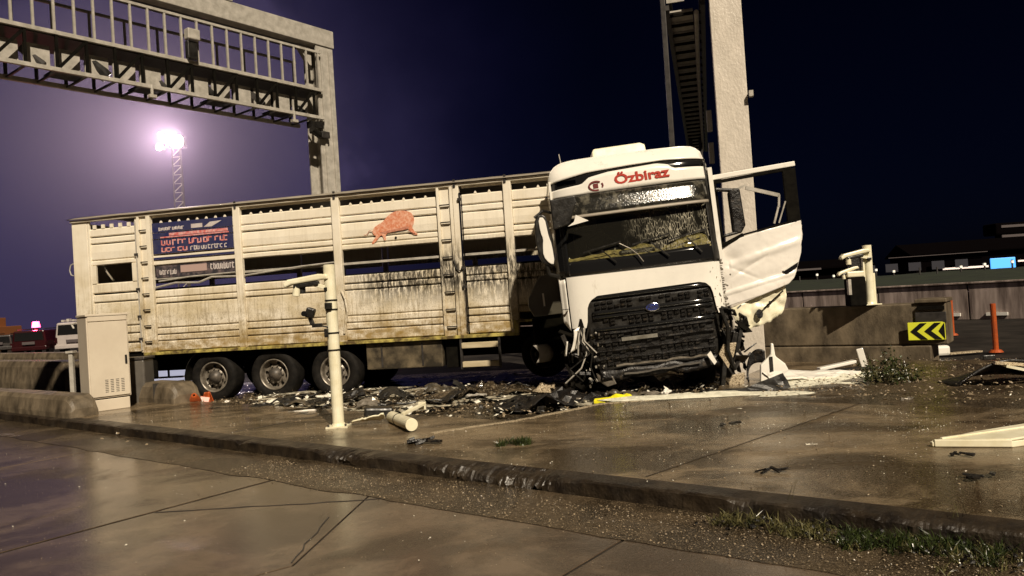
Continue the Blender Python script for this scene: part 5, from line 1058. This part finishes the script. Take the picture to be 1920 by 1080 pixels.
# little items on the pavement
def small(label, x, y, m, seed, s=.14, name='debris_piece'):
    random.seed(seed); t = thing(name, label, 'debris', (x, y, .155), rz=random.uniform(-.5, .5)); mb = MB()
    for i in range(5):
        p = Vector((random.uniform(-s, s), random.uniform(-s*.4, s*.4), .012)); mt = Matrix.Translation(p) @ Euler((random.uniform(-.3, .3), random.uniform(-.3, .3), random.uniform(-1, 1))).to_matrix().to_4x4(); mb.box(-s*.5, s*.5, -s*.14, s*.14, 0, s*.14, mt)
    mb.build('fragments', m, t, bevel=.004); return t
small('flat dark torn mat near the kerb below the fallen post', -1.12, 8.05, 'blackmud', 1, .22)
small('black twig like fragment in the middle of the pavement', 2.22, 8.0, 'black', 2, .11)
small('thin dark bent strip left of the bumper piece', 3.55, 6.0, 'black', 3, .09)
small('dark wire scrap on the pavement in front of the bumper piece', 1.95, 5.9, 'blackmud', 4, .10)
small('long dark sliver below the bumper piece at the right edge', 3.3, 5.35, 'black', 5, .13)
small('silver shard near the weed clump', 4.55, 8.8, 'rim', 6, .10)
small('dark lump on the pavement right of the cabinet', -5.0, 12.3, 'black', 7, .09)
small('two tiny pale chips left of the bumper piece', 2.6, 6.75, 'shard', 8, .035)
random.seed(77)
# ------------------------------------------------------------------ scatter
def scatter(name, label, n, fn, m, smin, smax, cat='debris', flat=.6, zf=0):
    mb = MB()
    for _ in range(n):
        p = fn(); s = random.uniform(smin, smax)*random.uniform(.4, 1)
        mt = Matrix.Translation(p) @ Euler((random.uniform(-.6, .6), random.uniform(-.6, .6), random.uniform(0, 6.3))).to_matrix().to_4x4()
        a, b, c = s, s*random.uniform(.4, .9), s*flat*random.uniform(.5, 1)
        mb.add([mt @ Vector(v) for v in ((-a,0,0),(a,0,0),(0,-b,0),(0,b,0),(0,0,c),(0,0,-c*.5))], [(0,2,4),(2,1,4),(1,3,4),(3,0,4),(2,0,5),(1,2,5),(3,1,5),(0,3,5)])
    return tag(mb.build(name, m), label, cat, kind='stuff')
def clus(f, k=1.1, th=.08):
    def g_():
        for _ in range(30):
            p = f()
            if noise.noise(Vector((p.x*k+3, p.y*k, 4))) > th: return p
        return p
    return g_
def pk(u0, u1, w0, w1, z, pw=1): return lambda: K(random.uniform(u0, u1), w0+(w1-w0)*random.random()**pw, z)
scatter('kerb_grit', 'coarse grit along the foot of the kerb', 7000, pk(-3.5, 6, -.03, -.75, .020, 1.6), 'stone', .004, .013, 'grit')
scatter('road_grit', 'fine grit sprinkled on the near slabs', 1500, pk(-8, 5, -.6, -3.6, .004, 1.5), 'stone', .003, .007, 'grit')
scatter('glass_shards', 'pale glass crumbs strewn over the road', 110, pk(-9, 4, -.4, -3.0, .006), 'shard', .005, .014, 'shards')
scatter('pavement_shards', 'pale crumbs strewn over the island pavement', 340, clus(lambda: K(random.uniform(-8, 6), random.uniform(.15, 2.1), .156)), 'shard', .003, .010, 'shards')
scatter('pavement_crumbs', 'glittering crumbs on the pavement right of the truck', 900, clus(lambda: K(random.uniform(-1.0, 6.5), random.gauss(3.4, 1.1), .158), 1.6, .15), 'shard', .003, .011, 'shards')
scatter('pavement_dirt', 'dark dirt crumbs over the pavement', 1500, lambda: K(random.uniform(-9, 6), random.uniform(.2, 4.5), .156), 'stone', .006, .018, 'grit')
scatter('soil_rubble', 'brown rubble in front of the concrete block', 2600, lambda: K(random.uniform(.4, 7.5), random.uniform(4.3, 8.9), .22), 'stone', .008, .035, 'rubble')
scatter('mud_rubble', 'rubble and splinters in the churned mud', 2600, lambda: (lambda x: Vector((x, random.gauss(11.9, 1.0)-.2*x, random.uniform(.05, .11))))(random.uniform(-6.0, 3.6)), 'stone', .012, .05, 'rubble')
scatter('mud_splinters', 'pale plastic splinters in the mud', 750, lambda: (lambda x: Vector((x, random.gauss(12.3, 1.3)-.2*x, random.uniform(.07, .15))))(random.uniform(-5.0, 3.4)), 'shard', .012, .075, 'splinters', .25)
scatter('black_splinters', 'black plastic splinters in the mud', 1200, lambda: (lambda x: Vector((x, random.gauss(11.7, .9)-.2*x, random.uniform(.06, .14))))(random.uniform(-3.5, 4.2)), 'black', .02, .09, 'splinters', .3)
# ------------------------------------------------------------------ grass and weeds
def tuft(mb, p, n, h, r, lean=.5, w=.006):
    for _ in range(n):
        a = random.uniform(0, 6.283); rr = r*random.random()**.7; b = p + Vector((rr*math.cos(a), rr*math.sin(a)*.6, 0)); hh = h*random.uniform(.4, 1.1)
        d = Vector((random.gauss(0, lean), random.gauss(0, lean), 1)).normalized(); s = Vector((math.cos(a+1.5), math.sin(a+1.5), 0))*w*random.uniform(.6, 1.4)
        m1 = b + d*hh*.55; t = b + d*hh + Vector((d.x, d.y, -.25))*hh*.35
        mb.add([b-s, b+s, m1+s*.8, m1-s*.8, t], [(0,1,2,3),(3,2,4)])
def plant(name, label, spots, m='grass', cat='plant'):
    mb = MB()
    for s_ in spots: tuft(mb, *s_)
    return tag(mb.build(name, m), label, cat)
random.seed(90)
plant('grass_tuft', 'small green grass tuft growing alone on the pavement near the kerb', [(Vector((-.10+random.uniform(-.22, .22), 7.72+random.uniform(-.06, .06), .15)), 26, .10, .08, .5, .005) for _ in range(12)])
def leafy(name, label, c, r, h, n, seed):
    random.seed(seed); t = thing(name, label, 'plant', tuple(c)); st_ = MB(); lf = MB()
    for i in range(n):
        a = random.uniform(0, 6.283); rr = r*random.random()**.6; b = Vector((rr*math.cos(a), rr*math.sin(a)*.6, 0)); hh = h*random.uniform(.35, 1)*(1.15-rr/r*.7); d = Vector((random.gauss(0, .35), random.gauss(0, .3), 1)).normalized()
        st_.bar(b, b+d*hh, .004, .004)
        for k in range(16):
            q_ = b+d*hh*random.uniform(.15, 1); e = Euler([random.uniform(-1.2, 1.2), random.uniform(-1.2, 1.2), random.uniform(0, 6.3)]).to_matrix(); s = random.uniform(.012, .035)
            lf.add([q_, q_+e @ Vector((s*.45, s*.6, 0)), q_+e @ Vector((0, s*1.7, s*.2)), q_+e @ Vector((-s*.45, s*.6, 0))], [(0,1,2,3)])
    st_.build('stem', 'weed', t); lf.build('foliage', 'grass', t); lf2 = MB(); lf2.v = [(-x*.9, y*.9+.02, z*.9) for x, y, z in lf.v]; lf2.f = lf.f; lf2.build('foliage', 'weed', t, label='drier yellowish leaves')
leafy('weed_bush', 'bushy green weed clump growing in front of the concrete block', (5.05, 10.2, .17), .42, .55, 60, 5)
def strip_spots(u0, u1, n, wj, h, wc=-.12): return [(K(random.uniform(u0, u1), wc+random.gauss(0, wj), .02), 20, h*random.uniform(.4, 1), .07, .65, .0035) for _ in range(n)]
random.seed(91)
plant('kerb_weeds', 'first patch of wet weeds rooted against the kerb face at lower right', strip_spots(1.75, 2.5, 46, .07, .13), 'weed')
plant('kerb_weeds', 'dense middle patch of dark green weeds along the kerb at lower right', strip_spots(2.55, 3.45, 90, .10, .14), 'grass')
plant('kerb_weeds', 'straggling dry weeds along the kerb at the lower right corner of the photo', strip_spots(2.3, 4.7, 120, .13, .09), 'weed')
plant('kerb_weeds', 'thin dry stalks standing on the kerb among the weeds', [(K(2.2, .12, .15), 3, .20, .03, .25, .002), (K(3.2, .15, .15), 6, .18, .1, .35, .002), (K(3.6, .5, .15), 6, .14, .15, .35, .002)], 'weed')
scatter('twig_litter', 'dark twigs and litter among the kerb weeds', 700, lambda: K(random.uniform(1.7, 4.7), -.14+random.gauss(0, .12), random.uniform(.02, .07)), 'blackmud', .006, .03, 'litter', .3)
